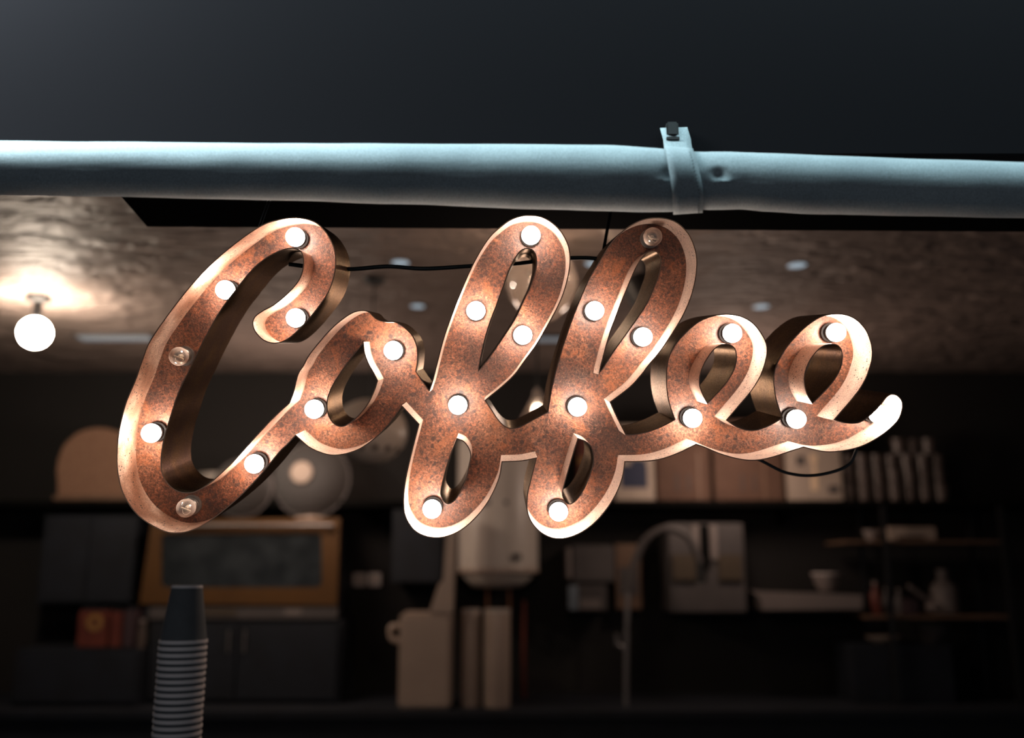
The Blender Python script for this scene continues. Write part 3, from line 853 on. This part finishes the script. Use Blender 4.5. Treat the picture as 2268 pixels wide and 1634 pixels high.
# ------------------------------------------------------------ amber oven and its stand
YV = 4.98
zo = at(530, 1372, YV).z
xo0, xo1 = at(310, 1340, YV).x, at(752, 1340, YV).x
st = thing('storage_cabinet', 'black cabinet under the amber oven', 'cabinet', ((xo0 + xo1) / 2, YV + .2, ZCNT))
bm = bmesh.new(); box(bm, (xo0 + .065, YV + .01, ZCNT), (xo1 + .02, YV + .40, zo), st.location); obj('body', bm, M['darkunit'], st, bevel=.004)
for s_ in (0, 1):
    xm = (xo0 + xo1) / 2
    xa0, xa1 = (xo0 + .07, xm - .004) if s_ == 0 else (xm + .004, xo1)
    bm = bmesh.new(); box(bm, (xa0, YV - .008, ZCNT + .02), (xa1, YV + .01, zo - .02), st.location); d_ = obj('door', bm, M['darkunit'], st, bevel=.003)
    hx = xm - .04 if s_ == 0 else xm + .04
    bm = bmesh.new(); tube(bm, [Vector((hx, YV - .022, zo - .16)) - st.location, Vector((hx, YV - .022, zo - .05)) - st.location], .005, 8)
    for zz in (zo - .15, zo - .06): tube(bm, [Vector((hx, YV - .022, zz)) - st.location, Vector((hx, YV - .006, zz)) - st.location], .004, 8)
    obj('handle', bm, M['steelbright'], d_, True)
ov = thing('oven', 'amber enamel oven with a wide dark glass door and steel bar handle', 'oven', ((xo0 + xo1) / 2, YV + .2, zo))
def Q(px, py, Y=YV): return at(px, py, Y)
bm = bmesh.new(); prism(bm, [Q(318, 1370.5, YV + .02), Q(338, 1155, YV + .02), Q(750, 1152, YV + .02), Q(748, 1370.5, YV + .02)], (0, .36, 0), ov.location); obj('body', bm, M['darkunit'], ov, bevel=.004)
# amber door frame: ring between outer quad and inner rounded window
outer = [(337, 1150), (753, 1147), (746, 1340), (308, 1337)]
wx = []
def rrect(x0, y0, x1, y1, r, bulge):
    pts = []
    for cx, cy, a0 in ((x1 - r, y0 + r, -90), (x1 - r, y1 - r, 0), (x0 + r, y1 - r, 90), (x0 + r, y0 + r, 180)):
        for k in range(6):
            a = math.radians(a0 + k * 18)
            pts.append((cx + r * math.cos(a), cy + r * math.sin(a)))
    return pts
inner = rrect(356, 1181, 713, 1301, 12, 0)
po = [Q(*p) - ov.location for p in outer]; pi_ = [Q(*p) - ov.location for p in inner]
bm = bmesh.new()
V3o = [Vector((p.x, p.z, 0)) for p in po]; V3i = [Vector((p.x, p.z, 0)) for p in pi_]
tr3 = tessellate_polygon([V3o, V3i]); allp = po + pi_
for dy in (0, .03):
    vv = [bm.verts.new(p + Vector((0, dy, 0))) for p in allp]
    for f in tr3: bm.faces.new([vv[i] for i in f])
    if dy == 0: f0 = vv
    else: f1 = vv
for rng in (range(0, 4), range(4, 4 + len(pi_))):
    rng = list(rng)
    for i, a in enumerate(rng):
        b = rng[(i + 1) % len(rng)]
        bm.faces.new([f0[a], f0[b], f1[b], f1[a]])
obj('door_frame', bm, M['amber'], ov)
bm = bmesh.new(); box(bm, (Q(345, 1240).x, YV + .012, Q(500, 1310).z), (Q(722, 1240).x, YV + .018, Q(500, 1172).z), ov.location); obj('window', bm, M['ovenglass'], ov)
bm = bmesh.new(); tube(bm, [Q(400, 1163, YV - .03) - ov.location, Q(738, 1163, YV - .03) - ov.location], .0085, 12)
for px in (415, 730): tube(bm, [Q(px, 1163, YV - .03) - ov.location, Q(px, 1163, YV + .005) - ov.location], .008, 10)
obj('bar_handle', bm, M['steelbright'], ov, True)
bm = bmesh.new(); box(bm, (Q(330, 1357).x, YV - .004, Q(500, 1371).z), (Q(748, 1357).x, YV + .03, Q(500, 1345).z), ov.location); cp = obj('control_strip', bm, M['greyplastic'], ov, bevel=.002)
for x0, x1 in ((450, 524), (632, 668)):
    bm = bmesh.new(); box(bm, (Q(x0, 1357).x, YV - .008, Q(500, 1362).z), (Q(x1, 1357).x, YV - .003, Q(500, 1349).z), ov.location); obj('badge', bm, M['tan'] if x0 < 500 else M['white'], ov)
# lids on the oven's top
ztop = at(540, 1150, YV + .02).z
lid(690, 1062, 84, 5.10, 'large round glass lid with a pale knob leaning on the wall above the oven', M['bowlglass'], (672, 1050, 24))
bs = at(690, 1146, 5.10)
sd = thing('lid_stand', 'small pale foot holding the big glass lid upright on the oven', 'stand', (bs.x, 5.10, ztop + .003))
bm = bmesh.new(); lathe(bm, [(.09, .001), (.085, .012), (.03, .02), (.025, .026)]); obj('foot', bm, M['cream'], sd, True)
lid(537, 1080, 66, 5.06, 'plain brownish round lid leaning above the oven, behind the tail of the C', M['bowlglass'])
c = at(500, 1080, 5.2)
bw = thing('mixing_bowl', 'off-white round bowl above the oven seen inside the C', 'bowl', (c.x, 5.22, zsh + .001))
r = 58 * mpp(500, 1060, 5.2)
bw.location = (at(495, 1060, 5.2).x, 5.22, zsh + .001)
bm = bmesh.new(); lathe(bm, [(0, 0), (r * .5, 0), (r * .9, r * .5), (r, r * 1.05), (r * .97, r * 1.05), (r * .86, r * .5), (r * .45, .01), (0, .01)], seg=32, cap=False); obj('body', bm, M['enamel'], bw, True)

# sockets
for i, (x0, lb) in enumerate(((782, 'left white square socket plate beside the oven'), (815, 'right white square socket plate beside the oven'))):
    t = thing('wall_socket', lb, 'socket', at(x0 + 14, 1298, YB - .012), 'twin socket plates')
    pbox('plate', x0, 1269, x0 + 28, 1298, YB - .012, .012, M['cuprim'], parent=t, bevel=.003)
    pbox('insert', x0 + 9, 1278, x0 + 19, 1288, YB - .015, .003, M['cream'], parent=t, bevel=0)

# dark wall cabinet between socket and boiler
t = thing('wall_cabinet', 'narrow dark cupboard hanging left of the white boiler', 'cabinet', base_of(868, 984, 1292, 5.05, .3))
pbox('body', 868, 1128, 984, 1292, 5.05, .35, M['darkunit'], parent=t)
pbox('door', 872, 1132, 980, 1288, 5.035, .015, M['darkunit'], parent=t, bevel=.002)

# boiler
YH = 5.16
c0 = at(1102, 1270, YH); q = mpp(1102, 1150, YH)
zb_, zt_ = at(1102, 1268, YH - .2).z, at(1102, 955, YH - .2).z
R = 91 * mpp(1102, 1150, YH - .1)
bo = thing('water_heater', 'white cylindrical electric water heater on the back wall under the f stems', 'water heater', (c0.x, YH, zb_))
hgt = zt_ - zb_
bm = bmesh.new(); lathe(bm, [(R * .96, .012), (R, .02), (R, hgt - .05), (R * .96, hgt - .02), (R * .7, hgt), (0, hgt + .01)], seg=48); obj('tank', bm, M['enamel'], bo, True)
bm = bmesh.new(); lathe(bm, [(R * .55, -.075), (R * .62, -.072), (R * .86, -.02), (R * .90, .012)], seg=48); obj('lower_cap', bm, M['enamel'], bo, True)
bm = bmesh.new(); lathe(bm, [(R * 1.005, 0), (R * 1.012, .004), (R * 1.012, .02), (R * 1.005, .024)], seg=48); obj('band', bm, M['cream'], bo, True)
for (px, py, w_, h_) in ((1145, 1232, 9, 6), (1098, 1113, 26, 5)):
    a = at(px, py, YH - R * .93) - bo.location
    bm = bmesh.new(); box(bm, (a.x - w_ * q, a.y - .012, a.z - h_ * q), (a.x + w_ * q, a.y + .012, a.z + h_ * q)); obj('label_plate' if py > 1200 else 'gauge', bm, M['greyplastic'], bo, bevel=.002)
for px in (1080, 1128):
    a = at(px, 1300, YH)
    bm = bmesh.new(); tube(bm, [Vector((a.x, YH, zb_ - .06)) - bo.location, Vector((a.x, YH, zb_ - .22)) - bo.location, Vector((a.x, YB - .01, zb_ - .24)) - bo.location], .008, 10); obj('pipe', bm, M['copperpipe'], bo, True)
# pale tank with a tall neck
YT = 4.78
def onz(x0, x1, y0, y1, Yf, dep): return
t = thing('water_softener', 'pale boxy tank with a tall slanted neck beside the boiler', 'tank', Vector((at(940, 1450, YT).x, YT + .12, ZCNT)))
zt = at(940, 1357, YT).z
bm = bmesh.new(); box(bm, (at(884, 1400, YT).x, YT, ZCNT + .0), (at(1000, 1400, YT).x, YT + .26, zt), t.location); obj('tank_body', bm, M['cream'], t, bevel=.015)
bm = bmesh.new(); prism(bm, [at(990, 1130, YT), at(1010, 1130, YT), at(1003, 1358, YT), at(950, 1358, YT), at(972, 1292, YT), at(983, 1285, YT)], (0, .1, 0), t.location); obj('neck', bm, M['cream'], t, bevel=.004)
bm = bmesh.new(); tube(bm, smooth_path([at(886, 1385, YT + .1) - t.location, at(868, 1388, YT + .1) - t.location, at(864, 1402, YT + .1) - t.location, at(870, 1416, YT + .1) - t.location, at(886, 1420, YT + .1) - t.location], 5), .014, 10); obj('handle', bm, M['cream'], t, True)
for x0, x1, lb in ((1020, 1062, 'narrower pale canister standing under the boiler, next to the tank'), (1070, 1130, 'wider pale canister standing under the boiler, right one of two')):
    a, b = at(x0, 1400, YT), at(x1, 1400, YT)
    zt = at(x0, 1350, YT).z
    t = thing('canister', lb, 'canister', ((a.x + b.x) / 2, YT + .1, ZCNT), 'pale canisters under the boiler')
    r = (b.x - a.x) / 2; h_ = zt - ZCNT
    bm = bmesh.new(); lathe(bm, [(r * .96, 0), (r, .01), (r, h_ - .02), (r * .97, h_ - .012)], seg=32); obj('body', bm, M['cream'], t, True)
    bm = bmesh.new(); lathe(bm, [(r * 1.02, h_ - .014), (r * 1.02, h_ - .002), (r * .9, h_)], seg=32); obj('lid', bm, M['enamel'], t, True)
# red stand pipe
a = at(1160, 1330, 5.2); 
bm = bmesh.new(); tube(bm, [Vector((0, 0, 0)), Vector((0, 0, at(1160, 1330, 5.2).z - ZCNT))], .011, 10)
o = obj('water_pipe', bm, M['red'], None, True); o.location = (a.x, 5.2, ZCNT); tag(o, 'thin dark red pipe rising right of the pale canisters', 'pipe')

# dispensers
YD = 5.18
t = thing('towel_dispenser', 'dim grey towel dispenser on the wall right of the boiler', 'dispenser', base_of(1256, 1362, 1290, YD, .2))
pbox('body', 1268, 1207, 1362, 1290, YD, YB - YD, M['greyplastic'], parent=t, bevel=.01)
pbox('side_panel', 1255, 1212, 1266, 1282, YD - .01, YB - YD + .01, M['white'], parent=t)
t = thing('paper_box', 'pale blue and white packet box below the towel dispenser', 'box', base_of(1258, 1345, 1352, YD, .2))
pbox('body', 1258, 1294, 1345, 1352, YD, YB - YD, M['greyplastic'], parent=t)
pbox('blue_panel', 1260, 1297, 1280, 1350, YD - .004, .004, M['paleblue'], parent=t, bevel=0)
pbox('white_panel', 1284, 1326, 1330, 1348, YD - .004, .004, M['white'], parent=t, bevel=0)
t = thing('wall_board', 'dim brown board with a pale edge hanging behind the tap', 'board', base_of(1362, 1422, 1350, YD + .1, .1))
pbox('panel', 1364, 1204, 1420, 1350, YD + .12, YB - YD - .12, M['wood'], parent=t)
pbox('notice', 1372, 1256, 1414, 1318, YD + .115, .005, M['greyplastic'], parent=t, bevel=0)
# twin hopper grinder
YG = 5.1
t = thing('hopper_dispenser', 'grey wall dispenser with two tan hoppers and pale vertical strips', 'dispenser', base_of(1482, 1650, 1356, YG, .3))
pbox('body', 1482, 1158, 1650, 1356, YG, YB - YG, M['greyplastic'], parent=t, bevel=.006)
for x0 in (1490, 1592): pbox('hopper', x0, 1228, x0 + 52, 1286, YG - .02, .02, M['tan'], parent=t)
for x0 in (1534, 1574): pbox('strip', x0, 1162, x0 + 15, 1240, YG - .02, .02, M['white'], parent=t)
pbox('slot', 1552, 1162, 1571, 1262, YG - .006, .006, M['blackbox'], parent=t, bevel=0)
# tap
YP = 4.9
fb = at(1384, 1450, YP)
t = thing('kitchen_tap', 'tall steel spring tap arching over in front of the grey dispenser', 'tap', (fb.x, YP, ZCNT))
L_ = [Vector((fb.x, YP, ZCNT)), at(1388, 1400, YP), at(1392, 1310, YP), at(1404, 1250, YP), at(1430, 1195, YP), at(1478, 1170, YP), at(1525, 1190, YP), at(1550, 1245, YP)]
bm = bmesh.new(); tube(bm, [p - t.location for p in smooth_path(L_[:3], 4)], .013, 12); obj('stem', bm, M['steelbright'], t, True)
bm = bmesh.new(); tube(bm, [p - t.location for p in smooth_path(L_[2:], 8)], .019, 12); obj('spring_hose', bm, M['greyplastic'], t, True)
bm = bmesh.new(); tube(bm, [at(1550, 1245, YP) - t.location, at(1554, 1290, YP) - t.location], [.022, .028], 12); obj('spray_head', bm, M['track'], t, True)
bm = bmesh.new(); tube(bm, [at(1388, 1440, YP) - t.location, at(1366, 1425, YP) - t.location, at(1366, 1404, YP) - t.location], .011, 10); obj('lever', bm, M['steelbright'], t, True)
# scale / tray with bowl
YW = 5.02
zz = at(1790, 1352, YW).z
t = thing('wall_ledge', 'pale grey thick ledge right of the hopper dispenser', 'shelf', base_of(1665, 1912, 1352, YW, .3))
bm = bmesh.new(); prism(bm, [at(1660, 1306, YW), at(1705, 1312, YW), at(1912, 1318, YW), at(1912, 1350, YW), at(1690, 1352, YW), at(1684, 1322, YW)], (0, YB - YW, 0), t.location); obj('slab', bm, M['white'], t, bevel=.004)
bp_ = at(1832, 1317, YW + .1); r = 30 * mpp(1832, 1300, YW + .1)
t = thing('steel_bowl', 'small shiny steel bowl resting on the pale grey ledge', 'bowl', Vector((bp_.x, YW + .1, at(1832, 1314.5, YW + .1).z + .012)))
bm = bmesh.new(); lathe(bm, [(0, 0), (r * .5, 0), (r * .85, r * .6), (r, r * 1.25), (r * .96, r * 1.25), (r * .8, r * .6), (r * .45, .006), (0, .006)], seg=32, cap=False); obj('body', bm, M['white'], t, True)
bm = bmesh.new(); lathe(bm, [(r * .95, r * 1.22), (r * 1.04, r * 1.24), (r * 1.04, r * 1.32), (r * .95, r * 1.30), (r * .95, r * 1.22)], seg=32, cap=False); obj('rim', bm, M['cuprim'], t, True)
# corner rack
YK = 4.95
rk = thing('shelving_rack', 'dark metal rack with two wooden shelves at the right edge', 'rack', (at(2030, 1450, YK).x, YK + .15, ZCNT))
x0, x1 = at(1872, 1200, YK).x, at(2230, 1200, YK).x
zA, zB = at(2000, 1197, YK).z, at(2000, 1364, YK).z
zCc = at(2000, 1428, YK).z
xr0 = at(1920, 1365, YK).x
for z, xl in ((zA, x0), (zB, xr0)):
    bm = bmesh.new(); box(bm, (xl, YK, z - .014), (x1, YK + .32, z), rk.location); obj('shelf_board', bm, M['wood'], rk, bevel=.003)
for px, yy in ((1962, YK - .012), (2225, YK - .012), (1962, YK + .33), (2225, YK + .33)):
    X = at(px, 1250, YK).x
    bm = bmesh.new(); box(bm, (X - .011, yy - .011, ZCNT), (X + .011, yy + .011, zsh - .04), rk.location); obj('post', bm, M['track'], rk)
def item(name, label, cat, px, py_base_z, w, h, m, kind='box', Y=YK + .12, dep=.12):
    X = at(px, 1250, Y).x; q = mpp(px, 1250, Y)
    t = thing(name, label, cat, (X, Y, py_base_z + .001))
    bm = bmesh.new()
    if kind == 'box': box(bm, (-w * q / 2, -dep / 2, 0), (w * q / 2, dep / 2, h * q)); obj('body', bm, m, t, bevel=.006)
    elif kind == 'bowl':
        r = w * q / 2; lathe(bm, [(0, 0), (r * .5, 0), (r * .85, h * q * .5), (r, h * q), (r * .95, h * q), (r * .8, h * q * .5), (r * .4, .005), (0, .005)], seg=28, cap=False); obj('body', bm, m, t, True)
        bm = bmesh.new(); lathe(bm, [(r * .95, h * q * .97), (r * 1.03, h * q * .97), (r * 1.03, h * q * 1.03), (r * .95, h * q * 1.03), (r * .95, h * q * .97)], seg=28, cap=False); obj('rim', bm, m, t, True)
    elif kind == 'bottle':
        r = w * q / 2; hh = h * q; lathe(bm, [(r * .9, 0), (r, .006), (r, hh * .6), (r * .4, hh * .78), (r * .35, hh * .92)], seg=20); obj('body', bm, m, t, True)
        bm = bmesh.new(); lathe(bm, [(r * .45, hh * .9), (r * .45, hh)], seg=16); obj('cap', bm, M['white'], t, True)
    return t
t = item('food_tray', 'pale long tray on the rack, on its upper shelf', 'tray', 2017, zA, 104, 30, M['whitecard'])
bm = bmesh.new(); q = mpp(2017, 1250, YK + .12); box(bm, (-35 * q, -.066, 0.004), (25 * q, -.06, 10 * q)); obj('label_slot', bm, M['darkprint'], t)
item('small_bowl', 'small white bowl left of the pale tray on the upper rack shelf', 'bowl', 1936, zA, 38, 24, M['white'], 'bowl')
item('juice_bottle', 'dark red bottle standing left of the rack post', 'bottle', 1934, zB, 24, 72, M['red'], 'bottle')
item('water_jug', 'slim grey jug just left of the rack post, lower shelf', 'jug', 1958, zB, 22, 56, M['greyplastic'], 'bottle', YK + .2)
item('spice_jar', 'small grey jar right behind the rack post', 'jar', 1985, zB, 20, 56, M['greyplastic'], 'bottle')
item('snack_packet', 'dark red packet on the lower rack shelf', 'packet', 2004, zB, 26, 34, M['purple'])
t = item('storage_jar', 'large pale grey jar at the far right of the lower rack shelf', 'jar', 2085, zB, 56, 96, M['white'], 'bottle', YK + .2)
X = at(2042, 1330, YK + .06)
t = thing('serving_scoop', 'pale scoop leaning against the large jar on the lower rack shelf', 'scoop', (X.x, YK + .06, zB + .001))
bm = bmesh.new(); tube(bm, [at(2012, 1297, YK + .06) - t.location, at(2062, 1334, YK + .06) - t.location], .012, 10); obj('handle', bm, M['white'], t, True)
bm = bmesh.new(); ball(bm, at(2068, 1345, YK + .06) - t.location, .045, .03, .028, 16, 10); obj('head', bm, M['white'], t, True)
bm = bmesh.new(); box(bm, (at(1890, 1428, YK).x, YK + .02, ZCNT), (at(2110, 1428, YK).x, YK + .3, zCc))
o = obj('storage_crate', bm, M['darkunit'], None, bevel=.004)
tag(o, 'low black crate under the rack', 'crate')
item('side_plate', 'pale stacked plates on the low crate under the rack', 'plate', 1943, zCc, 74, 14, M['whitecard'], 'bowl')
item('salad_bowl', 'grey bowl on the low crate at the right edge', 'bowl', 2048, zCc, 76, 38, M['greyplastic'], 'bowl', YK + .15)

# tins bottom left
YN = 4.9
zq = at(240, 1436, YN).z
t = thing('drawer_unit', 'low black drawer unit under the red tins at bottom left', 'drawer unit', (at(190, 1440, YN).x, YN + .17, ZCNT))
bm = bmesh.new(); box(bm, (at(40, 1440, YN).x, YN - .02, ZCNT), (at(318, 1440, YN).x, YN + .34, zq), t.location); obj('body', bm, M['darkunit'], t, bevel=.004)
bm = bmesh.new(); box(bm, (at(48, 1440, YN).x, YN - .032, ZCNT + .02), (at(312, 1440, YN).x, YN - .02, zq - .02), t.location); obj('drawer', bm, M['darkunit'], t, bevel=.003)
def tin(x0, x1, yt, m, label, disc=None):
    a, b = at(x0, 1400, YN), at(x1, 1400, YN)
    h_ = at((x0 + x1) / 2, yt, YN).z - zq
    t = thing('tin', label, 'tin', ((a.x + b.x) / 2, YN + .06, zq + .001), 'tins at bottom left')
    bm = bmesh.new(); box(bm, (a.x, YN, zq + .001), (b.x, YN + .12, zq + h_ - .012), t.location); obj('body', bm, m, t, bevel=.008)
    bm = bmesh.new(); box(bm, (a.x + .006, YN + .004, zq + h_ - .012), (b.x - .006, YN + .116, zq + h_), t.location); obj('lid', bm, M['darkunit'], t, bevel=.004)
    if disc:
        d = at(disc[0], disc[1], YN - .002) - t.location; q = mpp(*disc[:2], YN)
        bm = bmesh.new(); lathe(bm, [(disc[2] * q * .45, 0), (disc[2] * q * .45, .002), (disc[2] * q, .002), (disc[2] * q, 0)], d, Vector((0, -1, 0)), 28, False); obj('emblem', bm, M['yellow'], t)
tin(170, 238, 1346, M['red'], 'red tin with a round yellow ring emblem, leftmost at the bottom', (210, 1378, 19))
tin(242, 268, 1348, M['red'], 'plain narrow dark red tin in the middle of the bottom left group')
tin(271, 298, 1344, M['purple'], 'plum coloured tin nearest the oven at bottom left')
p = at(307, 1400, YN + .05)
t = thing('glass_jar', 'thin clear glass jar right of the plum tin', 'jar', (p.x - .012, YN + .0, zq + .001))
q = mpp(307, 1400, YN)
bm = bmesh.new(); lathe(bm, [(0, 0), (8 * q, 0), (9 * q, 30 * q), (6 * q, 50 * q), (6 * q, 56 * q)], seg=20, cap=False); obj('body', bm, M['tumbler'], t, True)
bm = bmesh.new(); lathe(bm, [(7 * q, 55 * q), (7 * q, 62 * q)], seg=20); obj('lid', bm, M['white'], t, True)
t.location.x = at(311, 1400, YN).x; t.location.y = YN + .02
# dark hood at left behind the oven
t = thing('dark_cupboard', 'tall dark blue-black cupboard on the wall left of the oven', 'cupboard', base_of(90, 300, 1338, 5.15, .25))
pbox('body', 90, 1140, 300, 1338, 5.15, YB - 5.15, M['darkunit'], parent=t)
for x0 in (96, 198): pbox('door', x0, 1145, x0 + 97, 1333, 5.138, .012, M['darkunit'], parent=t, bevel=.002)

# ------------------------------------------------------------ bar counter and cup stack
YU = 1.72
ztc = at(411, 1296, YU).z
pitch = 13.7 * mpp(411, 1430, YU)
bc = thing('bar_counter', 'black front counter below the sign carrying the paper cups', 'counter', (0, 1.75, 0))
q = mpp(411, 1350, YU)
cup_h = (1404 - 1293) * q + .010
rt, rb = 33 * q, 51 * q
ncup = 27
zbase = ztc - cup_h - pitch * (ncup - 1)
bm = bmesh.new(); box(bm, (-1.6, 1.45, 0), (1.6, 2.05, zbase - .04), bc.location); obj('body', bm, M['darkunit'], bc)
bm = bmesh.new(); box(bm, (-1.65, 1.42, zbase - .04), (1.65, 2.08, zbase - .0005), bc.location); obj('worktop', bm, M['darkunit'], bc, bevel=.004)
cx = at(411, 1350, YU).x
cup0 = thing('paper_cup', 'slate grey paper cup, upside down, topmost of the stack, whole and visible', 'paper cup', (cx, YU, ztc - cup_h), 'upturned paper cups stacked at lower left')
bm = bmesh.new(); lathe(bm, [(rb * .975, .004), (rt + (rb - rt) * .03, cup_h - .004), (rt * .93, cup_h - .004), (rt * .92, cup_h - .012)], seg=48, cap=False)
lathe(bm, [(0, cup_h - .008), (rt * .925, cup_h - .008)], seg=48, cap=False)
obj('wall', bm, M['cup'], cup0, True)
bm = bmesh.new(); lathe(bm, [(rb * .965, .0), (rb * 1.01, .0005), (rb * 1.02, .003), (rb * 1.005, .0062), (rb * .965, .0062)], seg=48, cap=False); obj('rolled_rim', bm, M['cuprim'], cup0, True)
bm = bmesh.new(); lathe(bm, [(rt * .92, cup_h - .004), (rt * .95, cup_h), (rt * 1.0, cup_h), (rt * 1.02, cup_h - .0045)], seg=48, cap=False); obj('base_ring', bm, M['cuprim'], cup0, True)
ordn = ['second', 'third', 'fourth', 'fifth', 'sixth']
for i in range(1, ncup):
    c = copy_tree(cup0)
    c.location = (cx + random.uniform(-.0006, .0006), YU, ztc - cup_h - i * pitch)
    c['label'] = (f'upturned slate paper cup, {ordn[i - 1]} from the top of the stack, mostly its rim showing'
                  if i <= 5 else 'upside down slate paper cup in the lower part of the tall stack')

# ------------------------------------------------------------ light
def light(name, kind, loc, energy, col, size=.1, rot=None, **kw):
    d = bpy.data.lights.new(name, kind); d.energy = energy; d.color = col
    if kind == 'AREA': d.shape = 'RECTANGLE'; d.size = size; d.size_y = kw.get('sy', size)
    elif kind == 'POINT': d.shadow_soft_size = size
    elif kind == 'SPOT': d.shadow_soft_size = size; d.spot_size = kw.get('ang', 1); d.spot_blend = .6
    o = bpy.data.objects.new(name, d); C.objects.link(o); o.location = loc
    if rot is not None: o.rotation_euler = rot
    return o
# added unseen area lights above the awning for its cool top light
light('awning_fill', 'AREA', (.1, .865, EYE.z + 1.15), 30, (.64, .93, 1.0), 2.2, (math.radians(14), 0, 0), sy=.32)
light('awning_fill_left', 'AREA', (-1.0, .865, EYE.z + 1.10), 66, (.78, .96, 1.0), .7, (math.radians(14), 0, 0), sy=.32)
# added point lights without fittings, to brighten the ceiling and back wall
light('room_fill', 'POINT', (1.1, 4.65, EYE.z + .58), 10, (1, .76, .62), .12)
light('room_fill_left', 'POINT', (-1.1, 4.65, EYE.z + .58), 10, (1, .76, .62), .12)

light('front_fill', 'POINT', (.1, 2.45, EYE.z + .42), 7, (1, .76, .62), .08)  # added point light, no fitting, brightens the fronts of pendants and lids
w = bpy.data.worlds.new('night'); S.world = w; w.use_nodes = True
w.node_tree.nodes['Background'].inputs[0].default_value = (.42, .46, .52, 1)
w.node_tree.nodes['Background'].inputs[1].default_value = .20

S.view_settings.view_transform = 'Standard'
S.view_settings.look = 'None'
S.view_settings.exposure = 0.0
S.view_settings.gamma = 1.0
S.view_settings.use_curve_mapping = False
S.cycles.max_bounces = 6
S.cycles.transparent_max_bounces = 16
S.cycles.sample_clamp_indirect = 4
S.cycles.caustics_reflective = False
S.cycles.caustics_refractive = False
